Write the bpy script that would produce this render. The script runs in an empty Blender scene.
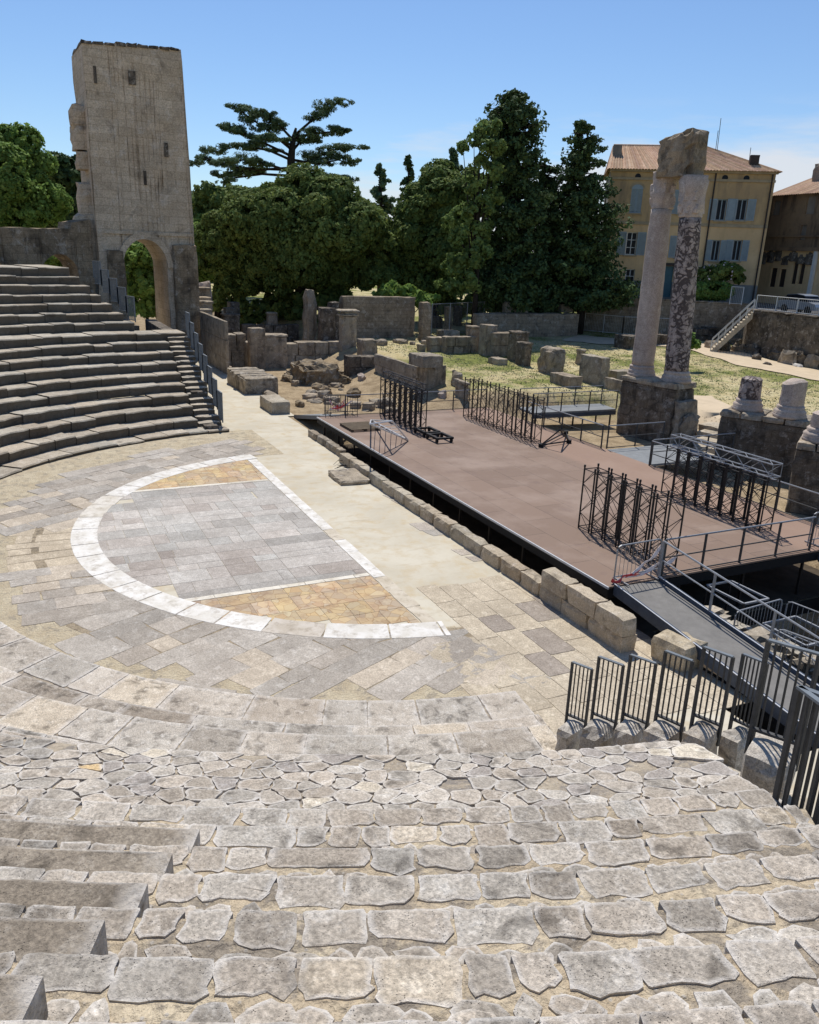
import bpy, math, random
import numpy as np
from mathutils import Vector, noise as mn
R = random.Random(7)
NR = np.random.default_rng(7)
PI = math.pi
scene = bpy.context.scene
COL = scene.collection

# ------------------------------------------------------------------ camera
F_PX, PITCH, ROLL, YAW = 799.0, math.radians(18.005), math.radians(2.181), math.radians(153.97)
CAM = np.array([25.23, -10.53, 9.0])
_fh = np.array([math.cos(YAW), math.sin(YAW), 0]); _rh = np.array([math.sin(YAW), -math.cos(YAW), 0]); _z = np.array([0, 0, 1.])
FW = math.cos(PITCH) * _fh - math.sin(PITCH) * _z
_up = math.sin(PITCH) * _fh + math.cos(PITCH) * _z
RT = math.cos(ROLL) * _rh + math.sin(ROLL) * _up
UP = -math.sin(ROLL) * _rh + math.cos(ROLL) * _up

def ray(px, py):
    d = F_PX * FW + (px - 409.5) * RT + (512 - py) * UP
    return d / np.linalg.norm(d)
def Z(px, py, z):
    d = ray(px, py); return CAM + d * (z - CAM[2]) / d[2]
def D(px, py, dist):
    d = ray(px, py); return CAM + d * dist / math.hypot(d[0], d[1])
def proj(P):
    q = np.asarray(P, float) - CAM; w = q @ FW
    return 409.5 + F_PX * (q @ RT) / w, 512 - F_PX * (q @ UP) / w
def depth(P): return float((np.asarray(P, float) - CAM) @ FW)
def solve_h(P, ty):
    lo, hi = 0.0, 60.0
    for _ in range(40):
        m = (lo + hi) / 2
        if proj([P[0], P[1], P[2] + m])[1] > ty: lo = m
        else: hi = m
    return (lo + hi) / 2
def sstep(a, b, x):
    t = min(1, max(0, (x - a) / (b - a))); return t * t * (3 - 2 * t)
def ground_z(u, v):
    d = math.hypot(u - CAM[0], v - CAM[1])
    k = sstep(-16, -12.5, u)
    lo, hi = 9.0 + (20.0 - 9.0) * k, 15.0 + (23.5 - 15.0) * k
    w = sstep(lo, hi, v)
    lawn = 1.1 + 0.03 * min(60, max(0, d - 45))
    z = -0.06 + (lawn + 0.06) * w
    a = sstep(2.3, 2.5, v) * sstep(13.6, 13.0, v) * sstep(-13.4, -13.0, u)
    z = z * (1 - a) - 0.75 * a
    if v > 4.4: z -= 2.4 * sstep(10.2, 10.5, u) * sstep(4.4, 4.6, v) * sstep(13.6, 13.0, v) * sstep(24.5, 24, u)
    if u < -60: z += sstep(-60, -90, u) * 1.0 * (1 - w)
    return z
def terr_z(u, v):
    z = ground_z(u, v)
    if v > 11 and z > .5: z += .10 * mn.noise(Vector((u * .23, v * .23, 0))) + .04 * mn.noise(Vector((u * .9, v * .9, 3)))
    return z
def G(px, py):
    d = ray(px, py); t = 10.0
    while t < 400:
        P = CAM + d * t
        if P[2] < ground_z(P[0], P[1]): 
            return P
        t += 0.15
    return CAM + d * 100

cd = bpy.data.cameras.new('camera'); cam = bpy.data.objects.new('camera', cd); COL.objects.link(cam)
from mathutils import Matrix
cam.matrix_world = Matrix(((RT[0], UP[0], -FW[0], CAM[0]), (RT[1], UP[1], -FW[1], CAM[1]), (RT[2], UP[2], -FW[2], CAM[2]), (0, 0, 0, 1)))
cd.sensor_fit = 'VERTICAL'; cd.sensor_height = 36; cd.lens = F_PX * 36 / 1024
cd.clip_start = 0.1; cd.clip_end = 5000
scene.camera = cam

# ------------------------------------------------------------------ mesh helpers
WP = {}
class MB:
    def __init__(s): s.v = []; s.f = []; s.c = []; s.cur = (1, 1, 1, 0)
    def vert(s, p, c=None): s.v.append((float(p[0]), float(p[1]), float(p[2]))); s.c.append(c or s.cur); return len(s.v) - 1
    def face(s, *i): s.f.append(tuple(i))
    def quadp(s, a, b, c, d): i = [s.vert(p) for p in (a, b, c, d)]; s.face(*i)
    def frame(s, o, ax, ay, az):
        # 8-corner box from origin corner and three edge vectors
        o, ax, ay, az = map(np.asarray, (o, ax, ay, az))
        i = [s.vert(o + ax * x + ay * y + az * z) for z in (0, 1) for y in (0, 1) for x in (0, 1)]
        for q in ((0, 2, 3, 1), (4, 5, 7, 6), (0, 1, 5, 4), (1, 3, 7, 5), (3, 2, 6, 7), (2, 0, 4, 6)): s.face(*[i[k] for k in q])
    def box(s, c, d, yaw=0.0):
        # c centre of the base, d sizes
        ca, sa = math.cos(yaw), math.sin(yaw); ax = np.array([ca, sa, 0]) * d[0]; ay = np.array([-sa, ca, 0]) * d[1]
        s.frame(np.array(c, float) - ax / 2 - ay / 2, ax, ay, np.array([0, 0, d[2]]))
    def bar(s, a, b, w=.04, h=None, up=(0, 0, 1)):
        a = np.asarray(a, float); b = np.asarray(b, float); h = h or w; t = b - a; L = np.linalg.norm(t)
        if L < 1e-6: return
        t = t / L; x = np.cross(t, up)
        if np.linalg.norm(x) < 1e-3: x = np.cross(t, (1, 0, 0))
        x /= np.linalg.norm(x); y = np.cross(x, t)
        s.frame(a - x * w / 2 - y * h / 2, x * w, y * h, t * L)
    def tube(s, a, b, r=.02, n=6, r2=None):
        a = np.asarray(a, float); b = np.asarray(b, float); r2 = r if r2 is None else r2; t = b - a; L = np.linalg.norm(t)
        if L < 1e-6: return
        t = t / L; x = np.cross(t, (0, 0, 1))
        if np.linalg.norm(x) < 1e-3: x = np.array([1., 0, 0])
        x /= np.linalg.norm(x); y = np.cross(t, x); A = []; B = []
        for k in range(n):
            q = x * math.cos(2 * PI * k / n) + y * math.sin(2 * PI * k / n)
            A.append(s.vert(a + q * r)); B.append(s.vert(b + q * r2))
        for k in range(n): s.face(A[k], A[(k + 1) % n], B[(k + 1) % n], B[k])
        s.face(*A[::-1]); s.face(*B)
    def path(s, pts, rs, n=6):
        # tapered tube through points with shared rings
        rings = []
        for i, p in enumerate(pts):
            p = np.asarray(p, float); q0 = np.asarray(pts[max(0, i - 1)], float); q1 = np.asarray(pts[min(len(pts) - 1, i + 1)], float)
            t = q1 - q0; t = t / (np.linalg.norm(t) + 1e-9); x = np.cross(t, (0.13, 0.31, 0.94)); x /= np.linalg.norm(x) + 1e-9; y = np.cross(t, x)
            rings.append([s.vert(p + (x * math.cos(2 * PI * k / n) + y * math.sin(2 * PI * k / n)) * rs[i]) for k in range(n)])
        for a, b in zip(rings, rings[1:]):
            for k in range(n): s.face(a[k], a[(k + 1) % n], b[(k + 1) % n], b[k])
        s.face(*rings[0][::-1]); s.face(*rings[-1])
    def lathe(s, c, prof, n=20, jit=0.0, seed=0, lean=(0, 0)):
        rings = []
        for r, z in prof:
            ring = []
            for k in range(n):
                a = 2 * PI * k / n; rr = r
                if jit: rr = r * (1 + jit * mn.noise(Vector((math.cos(a) * 2 + seed, math.sin(a) * 2, z * 1.7 + seed))) + jit * .5 * mn.noise(Vector((math.cos(a) * 6 + seed, math.sin(a) * 6, z * 5 + seed))))
                ring.append(s.vert((c[0] + rr * math.cos(a) + lean[0] * z, c[1] + rr * math.sin(a) + lean[1] * z, c[2] + z)))
            rings.append(ring)
        for a, b in zip(rings, rings[1:]):
            for k in range(n): s.face(a[k], a[(k + 1) % n], b[(k + 1) % n], b[k])
        s.face(*rings[0][::-1]); s.face(*rings[-1])
    def rough(s, c, d, yaw=0.0, seed=0, amp=.04, step=.35, rnd=.05, slope=(0, 0), warp=0.0, cap=9):
        # weathered block: subdivided box, worn edges, noisy faces. c = centre of base
        n = [max(2, min(cap, int(round(x / step)) + 1)) for x in d]; idx = {}
        ca, sa = math.cos(yaw), math.sin(yaw)
        def V(i, j, k):
            if (i, j, k) in idx: return idx[i, j, k]
            q = [i / n[0] - .5, j / n[1] - .5, k / n[2]]
            p = np.array([q[0] * d[0], q[1] * d[1], q[2] * d[2]])
            e = [abs(q[0]) > .499, abs(q[1]) > .499, q[2] > .999]
            ne = sum(e)
            if ne >= 2:
                w = rnd * (.4 + 1.2 * abs(mn.noise(Vector((p[0] * 2.3 + seed * 3.1, p[1] * 2.3, p[2] * 2.3)))) * 2)
                if e[0]: p[0] -= math.copysign(min(w, d[0] * .2), q[0])
                if e[1]: p[1] -= math.copysign(min(w, d[1] * .2), q[1])
                if e[2]: p[2] -= min(w, d[2] * .25)
            N = mn.noise_vector(Vector((p[0] * 1.6 + seed * 7.7, p[1] * 1.6 - seed, p[2] * 1.6 + seed * 2.3)))
            N2 = mn.noise_vector(Vector((p[0] * 4.6 + seed * 7.7, p[1] * 4.6 - seed, p[2] * 4.6)))
            a = amp if k > 0 else amp * .4
            p = p + np.array(N) * a + np.array(N2) * a * .5
            p[2] += (slope[0] * q[0] + slope[1] * q[1]) * q[2]
            if warp: p[2] += warp * mn.noise(Vector((p[0] * .7 + seed, p[1] * .7, 0))) * q[2]
            idx[i, j, k] = s.vert((c[0] + ca * p[0] - sa * p[1], c[1] + sa * p[0] + ca * p[1], c[2] + max(p[2], -.05)))
            return idx[i, j, k]
        for i in range(n[0]):
            for j in range(n[1]):
                s.face(V(i, j, n[2]), V(i + 1, j, n[2]), V(i + 1, j + 1, n[2]), V(i, j + 1, n[2]))
                s.face(V(i, j, 0), V(i, j + 1, 0), V(i + 1, j + 1, 0), V(i + 1, j, 0))
        for k in range(n[2]):
            for i in range(n[0]):
                s.face(V(i, 0, k), V(i + 1, 0, k), V(i + 1, 0, k + 1), V(i, 0, k + 1))
                s.face(V(i + 1, n[1], k), V(i, n[1], k), V(i, n[1], k + 1), V(i + 1, n[1], k + 1))
            for j in range(n[1]):
                s.face(V(0, j + 1, k), V(0, j, k), V(0, j, k + 1), V(0, j + 1, k + 1))
                s.face(V(n[0], j, k), V(n[0], j + 1, k), V(n[0], j + 1, k + 1), V(n[0], j, k + 1))
    def stone(s, poly, mapf, h=.02, gap=.012, rough=.012, seg=.09, cut=1, tint=(1, 1, 1), relief=.004, inset=.012, skirt=.03):
        # one flat paving or tread stone from a 2-D outline; mapf(x, y, z) -> world
        P = [np.array(p, float) for p in poly]
        if sum(a[0] * b[1] - a[1] * b[0] for a, b in zip(P, P[1:] + P[:1])) < 0: P = P[::-1]
        c = sum(P) / len(P); rad = sum(np.linalg.norm(p - c) for p in P) / len(P); Q = []; n = len(P)
        for k in range(n if gap > 0 else 0):
            a, b, d = P[k - 1], P[k], P[(k + 1) % n]; e1 = (b - a) / (np.linalg.norm(b - a) + 1e-9); e2 = (d - b) / (np.linalg.norm(d - b) + 1e-9)
            m = np.array([-e1[1] - e2[1], e1[0] + e2[0]]); L = np.linalg.norm(m)
            Q.append(b + m / (L + 1e-9) * min(gap * 1.2, gap / max(L, .5)) if L > 1e-6 else b)
        P = Q or P
        for _ in range(cut):
            Q = []
            for a, b in zip(P, P[1:] + P[:1]): 
                L = np.linalg.norm(b - a); k = min(.25, .032 / max(L, .01))
                Q += [a * (1 - k) + b * k, a * k + b * (1 - k)]
            P = Q
        Q = []
        for a, b in zip(P, P[1:] + P[:1]):
            m = max(1, int(np.linalg.norm(b - a) / seg))
            for i in range(m):
                q = a + (b - a) * i / m
                if rough: q = q + np.array([R.uniform(-1, 1), R.uniform(-1, 1)]) * rough
                Q.append(q)
        P = Q; n = len(P); ins = max(.55, 1 - inset / max(rad, .02))
        e = (*tint, 1.0); t = (*tint, 0.0)
        a0 = [s.vert(mapf(p[0], p[1], -skirt), e) for p in P]
        a1 = [s.vert(mapf(p[0], p[1], h - min(.006, h * .3) + R.uniform(-1, 1) * relief * .5), e) for p in P]
        P2 = [c + (p - c) * ins for p in P]
        a2 = [s.vert(mapf(p[0], p[1], h + R.uniform(-1, 1) * relief * .6), (*tint, .75)) for p in P2]
        P3 = [c + (p - c) * ins * .82 for p in P]
        a3 = [s.vert(mapf(p[0], p[1], h + R.uniform(-.6, 1) * relief), t) for p in P3]
        for k in range(n):
            j = (k + 1) % n
            s.face(a0[k], a0[j], a1[j], a1[k]); s.face(a1[k], a1[j], a2[j], a2[k]); s.face(a2[k], a2[j], a3[j], a3[k])
        cc = s.vert(mapf(c[0], c[1], h + R.uniform(0, 1) * relief), t)
        for k in range(n): s.face(a3[k], a3[(k + 1) % n], cc)
    def build(s, name, mat, parent=None, smooth=False, loc=None):
        me = bpy.data.meshes.new(name)
        o = bpy.data.objects.new(name, me); COL.objects.link(o)
        A = np.array(s.v)
        if parent is not None: o.parent = parent; off = WP[parent.name]
        else:
            off = np.array(loc, float) if loc is not None else np.array([*((A.min(0) + A.max(0)) / 2)[:2], A[:, 2].min()])
            o.location = [float(x) for x in off]
        WP[o.name] = off; v = (A - off).tolist()
        me.from_pydata(v, [], s.f)
        at = me.color_attributes.new('tint', 'FLOAT_COLOR', 'POINT')
        at.data.foreach_set('color', np.array(s.c, dtype=np.float32).ravel())
        me.materials.append(mat)
        if smooth: me.polygons.foreach_set('use_smooth', [True] * len(me.polygons))
        return o

def thing(name, label, cat, loc=(0, 0, 0), group=None):
    o = bpy.data.objects.new(name, None); COL.objects.link(o); o.location = [float(x) for x in loc]; o.empty_display_size = .2
    WP[o.name] = np.array([float(x) for x in loc]); o['label'] = label; o['category'] = cat
    if group: o['group'] = group
    return o
def tag(o, label, cat, group=None):
    o['label'] = label; o['category'] = cat
    if group: o['group'] = group
    return o
def struct(o): o['kind'] = 'structure'; return o

ORD = ['nearest', 'second', 'third', 'fourth', 'fifth', 'sixth', 'seventh', 'eighth', 'ninth', 'tenth']

# ------------------------------------------------------------------ materials
def srgb(r, g, b):
    f = lambda c: (c / 255 / 12.92) if c / 255 <= .04045 else ((c / 255 + .055) / 1.055) ** 2.4
    return (f(r), f(g), f(b), 1)
class NT:
    def __init__(s, name):
        m = bpy.data.materials.new(name); m.use_nodes = True; s.m = m; s.t = m.node_tree; s.t.nodes.clear()
        s.out = s.n('ShaderNodeOutputMaterial'); s.b = s.n('ShaderNodeBsdfPrincipled'); s.l(s.b.outputs[0], s.out.inputs[0])
        s.pos = s.n('ShaderNodeNewGeometry').outputs['Position']
        s.tex = s.pos
    def n(s, t, **k):
        q = s.t.nodes.new(t)
        for a, b in k.items(): setattr(q, a, b)
        return q
    def l(s, a, b): s.t.links.new(a, b)
    def set(s, sock, val):
        if hasattr(val, 'is_linked') or isinstance(val, bpy.types.NodeSocket): s.l(val, sock)
        else: sock.default_value = val
    def noise(s, scale, detail=4, rough=.6, vec=None, dist=0):
        q = s.n('ShaderNodeTexNoise'); q.inputs['Scale'].default_value = scale; q.inputs['Detail'].default_value = detail; q.inputs['Roughness'].default_value = rough; q.inputs['Distortion'].default_value = dist
        s.l(vec or s.tex, q.inputs['Vector']); return q.outputs[0]
    def scaled(s, sx, sy, sz, vec=None):
        q = s.n('ShaderNodeMapping'); q.inputs['Scale'].default_value = (sx, sy, sz); s.l(vec or s.tex, q.inputs['Vector']); return q.outputs[0]
    def voro(s, scale, feature='F1', vec=None, out='Distance', rnd=1):
        q = s.n('ShaderNodeTexVoronoi', feature=feature); q.inputs['Scale'].default_value = scale; q.inputs['Randomness'].default_value = rnd
        s.l(vec or s.tex, q.inputs['Vector']); return q.outputs[out]
    def ramp(s, x, *st):
        q = s.n('ShaderNodeValToRGB'); e = q.color_ramp.elements
        while len(e) < len(st): e.new(.5)
        for el, (p, c) in zip(e, st): el.position = p; el.color = c if isinstance(c, tuple) else (c, c, c, 1)
        s.l(x, q.inputs[0]); return q.outputs[0]
    def mix(s, a, b, f, mode='MIX'):
        q = s.n('ShaderNodeMix', data_type='RGBA', blend_type=mode); s.set(q.inputs[0], f); s.set(q.inputs[6], a); s.set(q.inputs[7], b); return q.outputs[2]
    def math(s, op, a, b=None, c=None):
        q = s.n('ShaderNodeMath', operation=op); s.set(q.inputs[0], a)
        if b is not None: s.set(q.inputs[1], b)
        if c is not None: s.set(q.inputs[2], c)
        return q.outputs[0]
    def attr(s):
        q = s.n('ShaderNodeVertexColor', layer_name='tint'); return q.outputs[0], q.outputs[1]
    def bump(s, h, strength=.5, dist=.02):
        q = s.n('ShaderNodeBump'); q.inputs['Strength'].default_value = strength; q.inputs['Distance'].default_value = dist; s.l(h, q.inputs['Height']); s.l(q.outputs[0], s.b.inputs['Normal'])
    def fin(s, col, rough=.9, metal=0, spec=.2):
        s.set(s.b.inputs['Base Color'], col); s.set(s.b.inputs['Roughness'], rough); s.b.inputs['Metallic'].default_value = metal
        s.b.inputs['Specular IOR Level'].default_value = spec; return s.m

def stone_mat(name, light, mid, dark, crust=.55, edge=.0, edge_col=None, fine=1.0, bump=.6, streak=0.0, grid=None, tintpow=1.0, spots=.6, pale=.35, speck=.8, steep_shade=0, crown=0):
    t = NT(name); tc, ta = t.attr()
    big = t.noise(.55 * fine, 5, .62); med = t.noise(3.2 * fine, 6, .68); fin = t.noise(22 * fine, 5, .7)
    c = t.mix(mid, light, t.ramp(big, (.35, 0.), (.65, 1.)))
    c = t.mix(c, mid, t.ramp(med, (.42, 0.), (.62, .8)))
    cr = t.math('MULTIPLY', t.ramp(t.noise(1.5 * fine, 8, .72, dist=.4), (crust, 0.), (crust + .12, 1.)), t.ramp(fin, (.3, .25), (.6, 1.)))
    c = t.mix(c, dark, t.math('MULTIPLY', cr, .82))
    sp = t.ramp(t.voro(38 * fine), (.08, 1.), (.22, 0.))
    sp = t.math('MULTIPLY', sp, t.ramp(t.noise(6 * fine, 3), (.5, 0.), (.62, 1.)))
    c = t.mix(c, dark, t.math('MULTIPLY', sp, spots))
    if streak:
        st = t.noise(1.0, 6, .65, vec=t.scaled(1.6, 1.6, .16)); c = t.mix(c, dark, t.math('MULTIPLY', t.ramp(st, (.5, 0.), (.68, 1.)), streak))
    if grid:
        # coursed masonry joints: grid = (course height, block length); u runs along the wall by (x+y)
        sx = t.n('ShaderNodeSeparateXYZ'); t.l(t.tex, sx.inputs[0]); cb = t.n('ShaderNodeCombineXYZ')
        t.l(t.math('ADD', t.math('MULTIPLY', sx.outputs[0], .37), t.math('MULTIPLY', sx.outputs[1], .93)), cb.inputs[0]); t.l(sx.outputs[2], cb.inputs[1])
        dv = t.n('ShaderNodeVectorMath', operation='ADD'); dn = t.n('ShaderNodeVectorMath', operation='SCALE'); nz = t.n('ShaderNodeTexNoise'); nz.inputs['Scale'].default_value = 1.3
        t.l(t.tex, nz.inputs['Vector']); t.l(nz.outputs[1], dn.inputs[0]); dn.inputs['Scale'].default_value = .10; t.l(cb.outputs[0], dv.inputs[0]); t.l(dn.outputs[0], dv.inputs[1])
        br = t.n('ShaderNodeTexBrick'); t.l(dv.outputs[0], br.inputs['Vector']); br.inputs['Scale'].default_value = 1; br.inputs['Row Height'].default_value = grid[0]; br.inputs['Brick Width'].default_value = grid[1]
        br.inputs['Mortar Size'].default_value = .018; br.inputs['Mortar Smooth'].default_value = .3
        br.inputs['Color1'].default_value = (1, 1, 1, 1); br.inputs['Color2'].default_value = (.82, .81, .79, 1); br.inputs['Mortar'].default_value = (.60, .57, .54, 1)
        c = t.mix(c, br.outputs[0], .85, 'MULTIPLY')
    lp = t.math('MULTIPLY', t.ramp(t.noise(2.7 * fine, 7, .75, dist=.3), (.54, 0.), (.64, 1.)), pale)
    c = t.mix(c, srgb(222, 214, 202), lp)
    c = t.mix(c, t.ramp(fin, (.33, .58), (.67, 1.27)), speck, 'MULTIPLY')
    if crown:
        # black rain-washed crust on the wall head, ragged below
        cs = t.n('ShaderNodeSeparateXYZ'); t.l(t.tex, cs.inputs[0]); cz = t.math('ADD', cs.outputs[2], t.math('MULTIPLY', t.math('SUBTRACT', t.noise(.8, 6, .7), .5), 5.))
        cr_ = t.n('ShaderNodeMapRange'); t.l(cz, cr_.inputs[0]); cr_.inputs[1].default_value = crown - .8; cr_.inputs[2].default_value = crown + 1.2; c = t.mix(c, dark, t.math('MULTIPLY', cr_.outputs[0], .7))
    if steep_shade:
        # shade of the steep faces painted into the colour; flat tops stay unchanged
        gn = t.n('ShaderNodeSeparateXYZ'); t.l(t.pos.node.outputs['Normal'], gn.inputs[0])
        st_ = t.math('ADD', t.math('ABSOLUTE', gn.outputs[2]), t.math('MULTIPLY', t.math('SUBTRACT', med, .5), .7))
        c = t.mix(c, srgb(66, 59, 50), t.math('MULTIPLY', t.ramp(st_, (.4, 1.), (.8, 0.)), steep_shade))
    c = t.mix(c, tc, tintpow, 'MULTIPLY')
    if edge:
        ef = t.math('MULTIPLY', t.math('MULTIPLY', ta, edge), t.ramp(t.noise(7, 4), (.35, .1), (.6, 1.)))
        c = t.mix(c, edge_col, ef)
    h = t.math('ADD', t.math('MULTIPLY', fin, .5), t.math('ADD', med, t.math('MULTIPLY', sp, -.5)))
    t.bump(h, bump, .03)
    return t.fin(c, .93, 0, .15)

M = {}
# near steps: grey worn limestone, chalky edges
M['step'] = stone_mat('worn_step_stone', srgb(206, 196, 181), srgb(180, 169, 154), srgb(74, 68, 61), crust=.515, edge=.7, edge_col=srgb(228, 221, 211), fine=2.0, bump=1.0, pale=.6, spots=.9, speck=1.0)
M['slab'] = stone_mat('orchestra_slab_stone', srgb(190, 180, 166), srgb(164, 154, 141), srgb(122, 113, 104), crust=.60, fine=1.3, bump=.35, spots=.3)
M['marble'] = stone_mat('grey_marble', srgb(196, 190, 180), srgb(170, 163, 153), srgb(134, 122, 110), crust=.62, fine=1.6, bump=.25, spots=.2)
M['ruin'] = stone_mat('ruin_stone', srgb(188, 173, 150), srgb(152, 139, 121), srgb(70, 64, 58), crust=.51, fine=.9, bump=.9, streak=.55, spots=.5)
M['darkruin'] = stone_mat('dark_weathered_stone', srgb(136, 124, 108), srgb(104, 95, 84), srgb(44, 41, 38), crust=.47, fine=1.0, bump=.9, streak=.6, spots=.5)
M['seat'] = stone_mat('seat_stone', srgb(194, 183, 164), srgb(168, 157, 139), srgb(84, 77, 68), crust=.56, fine=1.4, bump=.7, spots=.5, steep_shade=.8)
M['blockwall'] = stone_mat('wall_block_stone', srgb(200, 187, 164), srgb(174, 160, 138), srgb(98, 89, 77), crust=.545, fine=1.2, bump=.8, streak=.25, spots=.4)
M['tower'] = stone_mat('tower_stone', srgb(220, 202, 176), srgb(192, 174, 150), srgb(96, 86, 76), crust=.56, fine=.45, bump=.8, streak=0, crown=24.6, grid=(.55, 1.25), spots=.3)
M['arcade'] = stone_mat('arcade_stone', srgb(178, 158, 130), srgb(142, 126, 104), srgb(62, 56, 50), crust=.50, fine=.5, bump=.8, streak=.5, grid=(.5, 1.1), spots=.3)
M['ashlar'] = stone_mat('dark_ashlar_masonry', srgb(150, 136, 118), srgb(116, 105, 92), srgb(52, 47, 43), crust=.49, fine=.9, bump=.9, streak=.6, grid=(.55, 1.0), spots=.4)
M['coursed'] = stone_mat('coursed_wall_stone', srgb(172, 156, 134), srgb(140, 126, 108), srgb(74, 68, 62), crust=.54, fine=.8, bump=.8, streak=.3, grid=(.3, .55), spots=.4)
M['column'] = stone_mat('pale_column_stone', srgb(205, 188, 172), srgb(174, 158, 145), srgb(108, 98, 92), crust=.58, fine=1.0, bump=.5, streak=.2, spots=.3)

def mk_breccia():
    t = NT('breccia_column'); w = t.noise(1.4, 3)
    dv = t.n('ShaderNodeVectorMath', operation='ADD'); sc = t.n('ShaderNodeVectorMath', operation='SCALE'); nz = t.n('ShaderNodeTexNoise'); nz.inputs['Scale'].default_value = 2.2
    t.l(t.tex, nz.inputs['Vector']); t.l(nz.outputs[1], sc.inputs[0]); sc.inputs['Scale'].default_value = .6; t.l(t.tex, dv.inputs[0]); t.l(sc.outputs[0], dv.inputs[1])
    v = t.voro(3.6, vec=dv.outputs[0]); e = t.voro(3.6, 'DISTANCE_TO_EDGE', vec=dv.outputs[0])
    n2 = t.noise(2.1, 6, .7); f = t.ramp(t.math('ADD', e, t.math('MULTIPLY', t.math('SUBTRACT', n2, .5), 1.3)), (.06, 0.), (.16, 1.))
    c = t.mix(t.mix(srgb(66, 58, 55), srgb(104, 93, 88), t.noise(7, 5)), t.mix(srgb(186, 170, 158), srgb(140, 127, 120), t.ramp(t.noise(4, 6, .7), (.4, 0.), (.6, 1.))), f)
    t.bump(t.math('ADD', f, t.noise(14, 4)), .6, .05)
    return t.fin(c, .85)
M['breccia'] = mk_breccia()

def mk_mortar(name, a, b, g, thr):
    t = NT(name); tc, ta = t.attr(); n = t.noise(1.8, 6, .65); f = t.noise(30, 4, .7)
    c = t.mix(a, b, t.ramp(n, (.4, 0.), (.6, 1.))); c = t.mix(c, g, t.ramp(t.noise(2.6, 7, .7, dist=.5), (thr, 0.), (thr + .08, 1.)))
    c = t.mix(c, srgb(105, 92, 76), t.math('MULTIPLY', t.ramp(t.voro(60), (.1, 1.), (.25, 0.)), .5))
    c = t.mix(c, tc, 1.0, 'MULTIPLY')
    c = t.mix(c, srgb(186, 178, 166), t.ramp(t.voro(17), (.10, .8), (.2, 0.)))
    c = t.mix(c, t.ramp(f, (.3, .72), (.7, 1.2)), .8, 'MULTIPLY')
    t.bump(t.math('ADD', t.math('ADD', f, t.math('MULTIPLY', t.voro(17), -.8)), t.noise(7, 5)), 1.0, .03); return t.fin(c, .97, 0, .05)
M['mortar'] = mk_mortar('sandy_mortar', srgb(206, 190, 162), srgb(188, 170, 143), srgb(150, 139, 124), .49)
M['rubble'] = mk_mortar('rubble_bed', srgb(190, 176, 154), srgb(174, 160, 140), srgb(150, 141, 130), .48)
M['joint'] = mk_mortar('paving_bed', srgb(172, 156, 132), srgb(154, 139, 116), srgb(134, 122, 104), .5)

def mk_floor():
    t = NT('beige_floor'); n = t.noise(.35, 6, .6); m = t.noise(1.6, 6, .68); f = t.noise(26, 4, .7)
    c = t.mix(srgb(188, 178, 157), srgb(202, 193, 173), t.ramp(n, (.38, 0.), (.62, 1.)))
    c = t.mix(c, srgb(188, 170, 138), t.ramp(m, (.48, 0.), (.68, .8)))
    st = t.noise(1.0, 6, .65, vec=t.scaled(2.2, .5, 1)); c = t.mix(c, srgb(172, 156, 130), t.ramp(st, (.56, 0.), (.72, .6)))
    t.bump(f, .4, .01); return t.fin(c, .95, 0, .05)
M['floor'] = mk_floor()
M['oldfloor'] = mk_mortar('old_brown_mortar', srgb(200, 186, 158), srgb(186, 170, 142), srgb(166, 154, 134), .52)
def mk_white():
    t = NT('white_marble_band'); tc, ta = t.attr(); c = t.mix(srgb(208, 201, 188), srgb(224, 219, 210), t.ramp(t.noise(1.8, 5), (.4, 0.), (.6, 1.)))
    c = t.mix(c, srgb(170, 160, 145), t.ramp(t.noise(3.2, 8, .75), (.5, 0.), (.66, .8))); c = t.mix(c, tc, 1., 'MULTIPLY'); t.bump(t.noise(20, 4), .2, .01); return t.fin(c, .8, 0, .2)
M['white'] = mk_white()
def mk_yellow():
    t = NT('yellow_marble'); tc, ta = t.attr()
    v = t.n('ShaderNodeTexVoronoi'); v.inputs['Scale'].default_value = 3.4; t.l(t.tex, v.inputs['Vector'])
    c = t.ramp(v.outputs['Color'], (.1, srgb(184, 156, 124)), (.4, srgb(200, 178, 140)), (.7, srgb(178, 160, 136)), (.95, srgb(206, 190, 158)))
    e = t.voro(3.4, 'DISTANCE_TO_EDGE'); c = t.mix(c, srgb(150, 118, 84), t.ramp(e, (.0, .8), (.035, 0.)))
    c = t.mix(c, srgb(150, 122, 100), t.ramp(t.noise(2.2, 6, .7), (.5, 0.), (.7, .7))); c = t.mix(c, tc, 1., 'MULTIPLY'); t.bump(t.noise(18, 4), .3, .01); return t.fin(c, .85, 0, .15)
M['yellow'] = mk_yellow()

def plain(name, col, rough=.6, metal=0, var=.15, scale=6, bump=0, spec=.3):
    t = NT(name); k = tuple(x * (1 - var * 2) for x in col[:3]) + (1,)
    c = t.mix(col, k, t.ramp(t.noise(scale, 5, .65), (.35, 0.), (.7, 1.)))
    if bump: t.bump(t.noise(scale * 4, 4), bump, .01)
    return t.fin(c, rough, metal, spec)
M['iron'] = plain('dark_painted_iron', srgb(80, 79, 77), .7, .0, .2, 9)
M['truss'] = plain('black_truss_steel', srgb(44, 42, 42), .5, .0, .2, 12)
M['galv'] = plain('galvanised_steel', srgb(158, 159, 160), .45, .2, .15, 8)
M['alu'] = plain('aluminium_truss', srgb(205, 205, 205), .4, .1, .1, 8)
M['railgrey'] = plain('grey_painted_rail', srgb(118, 124, 128), .5, .1, .15, 5)
M['bluesteel'] = plain('blue_grey_steel', srgb(74, 84, 98), .5, .1, .2, 5)
M['rampdeck'] = plain('ramp_deck_grey', srgb(128, 124, 118), .85, 0, .12, 3, .3)
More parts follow.
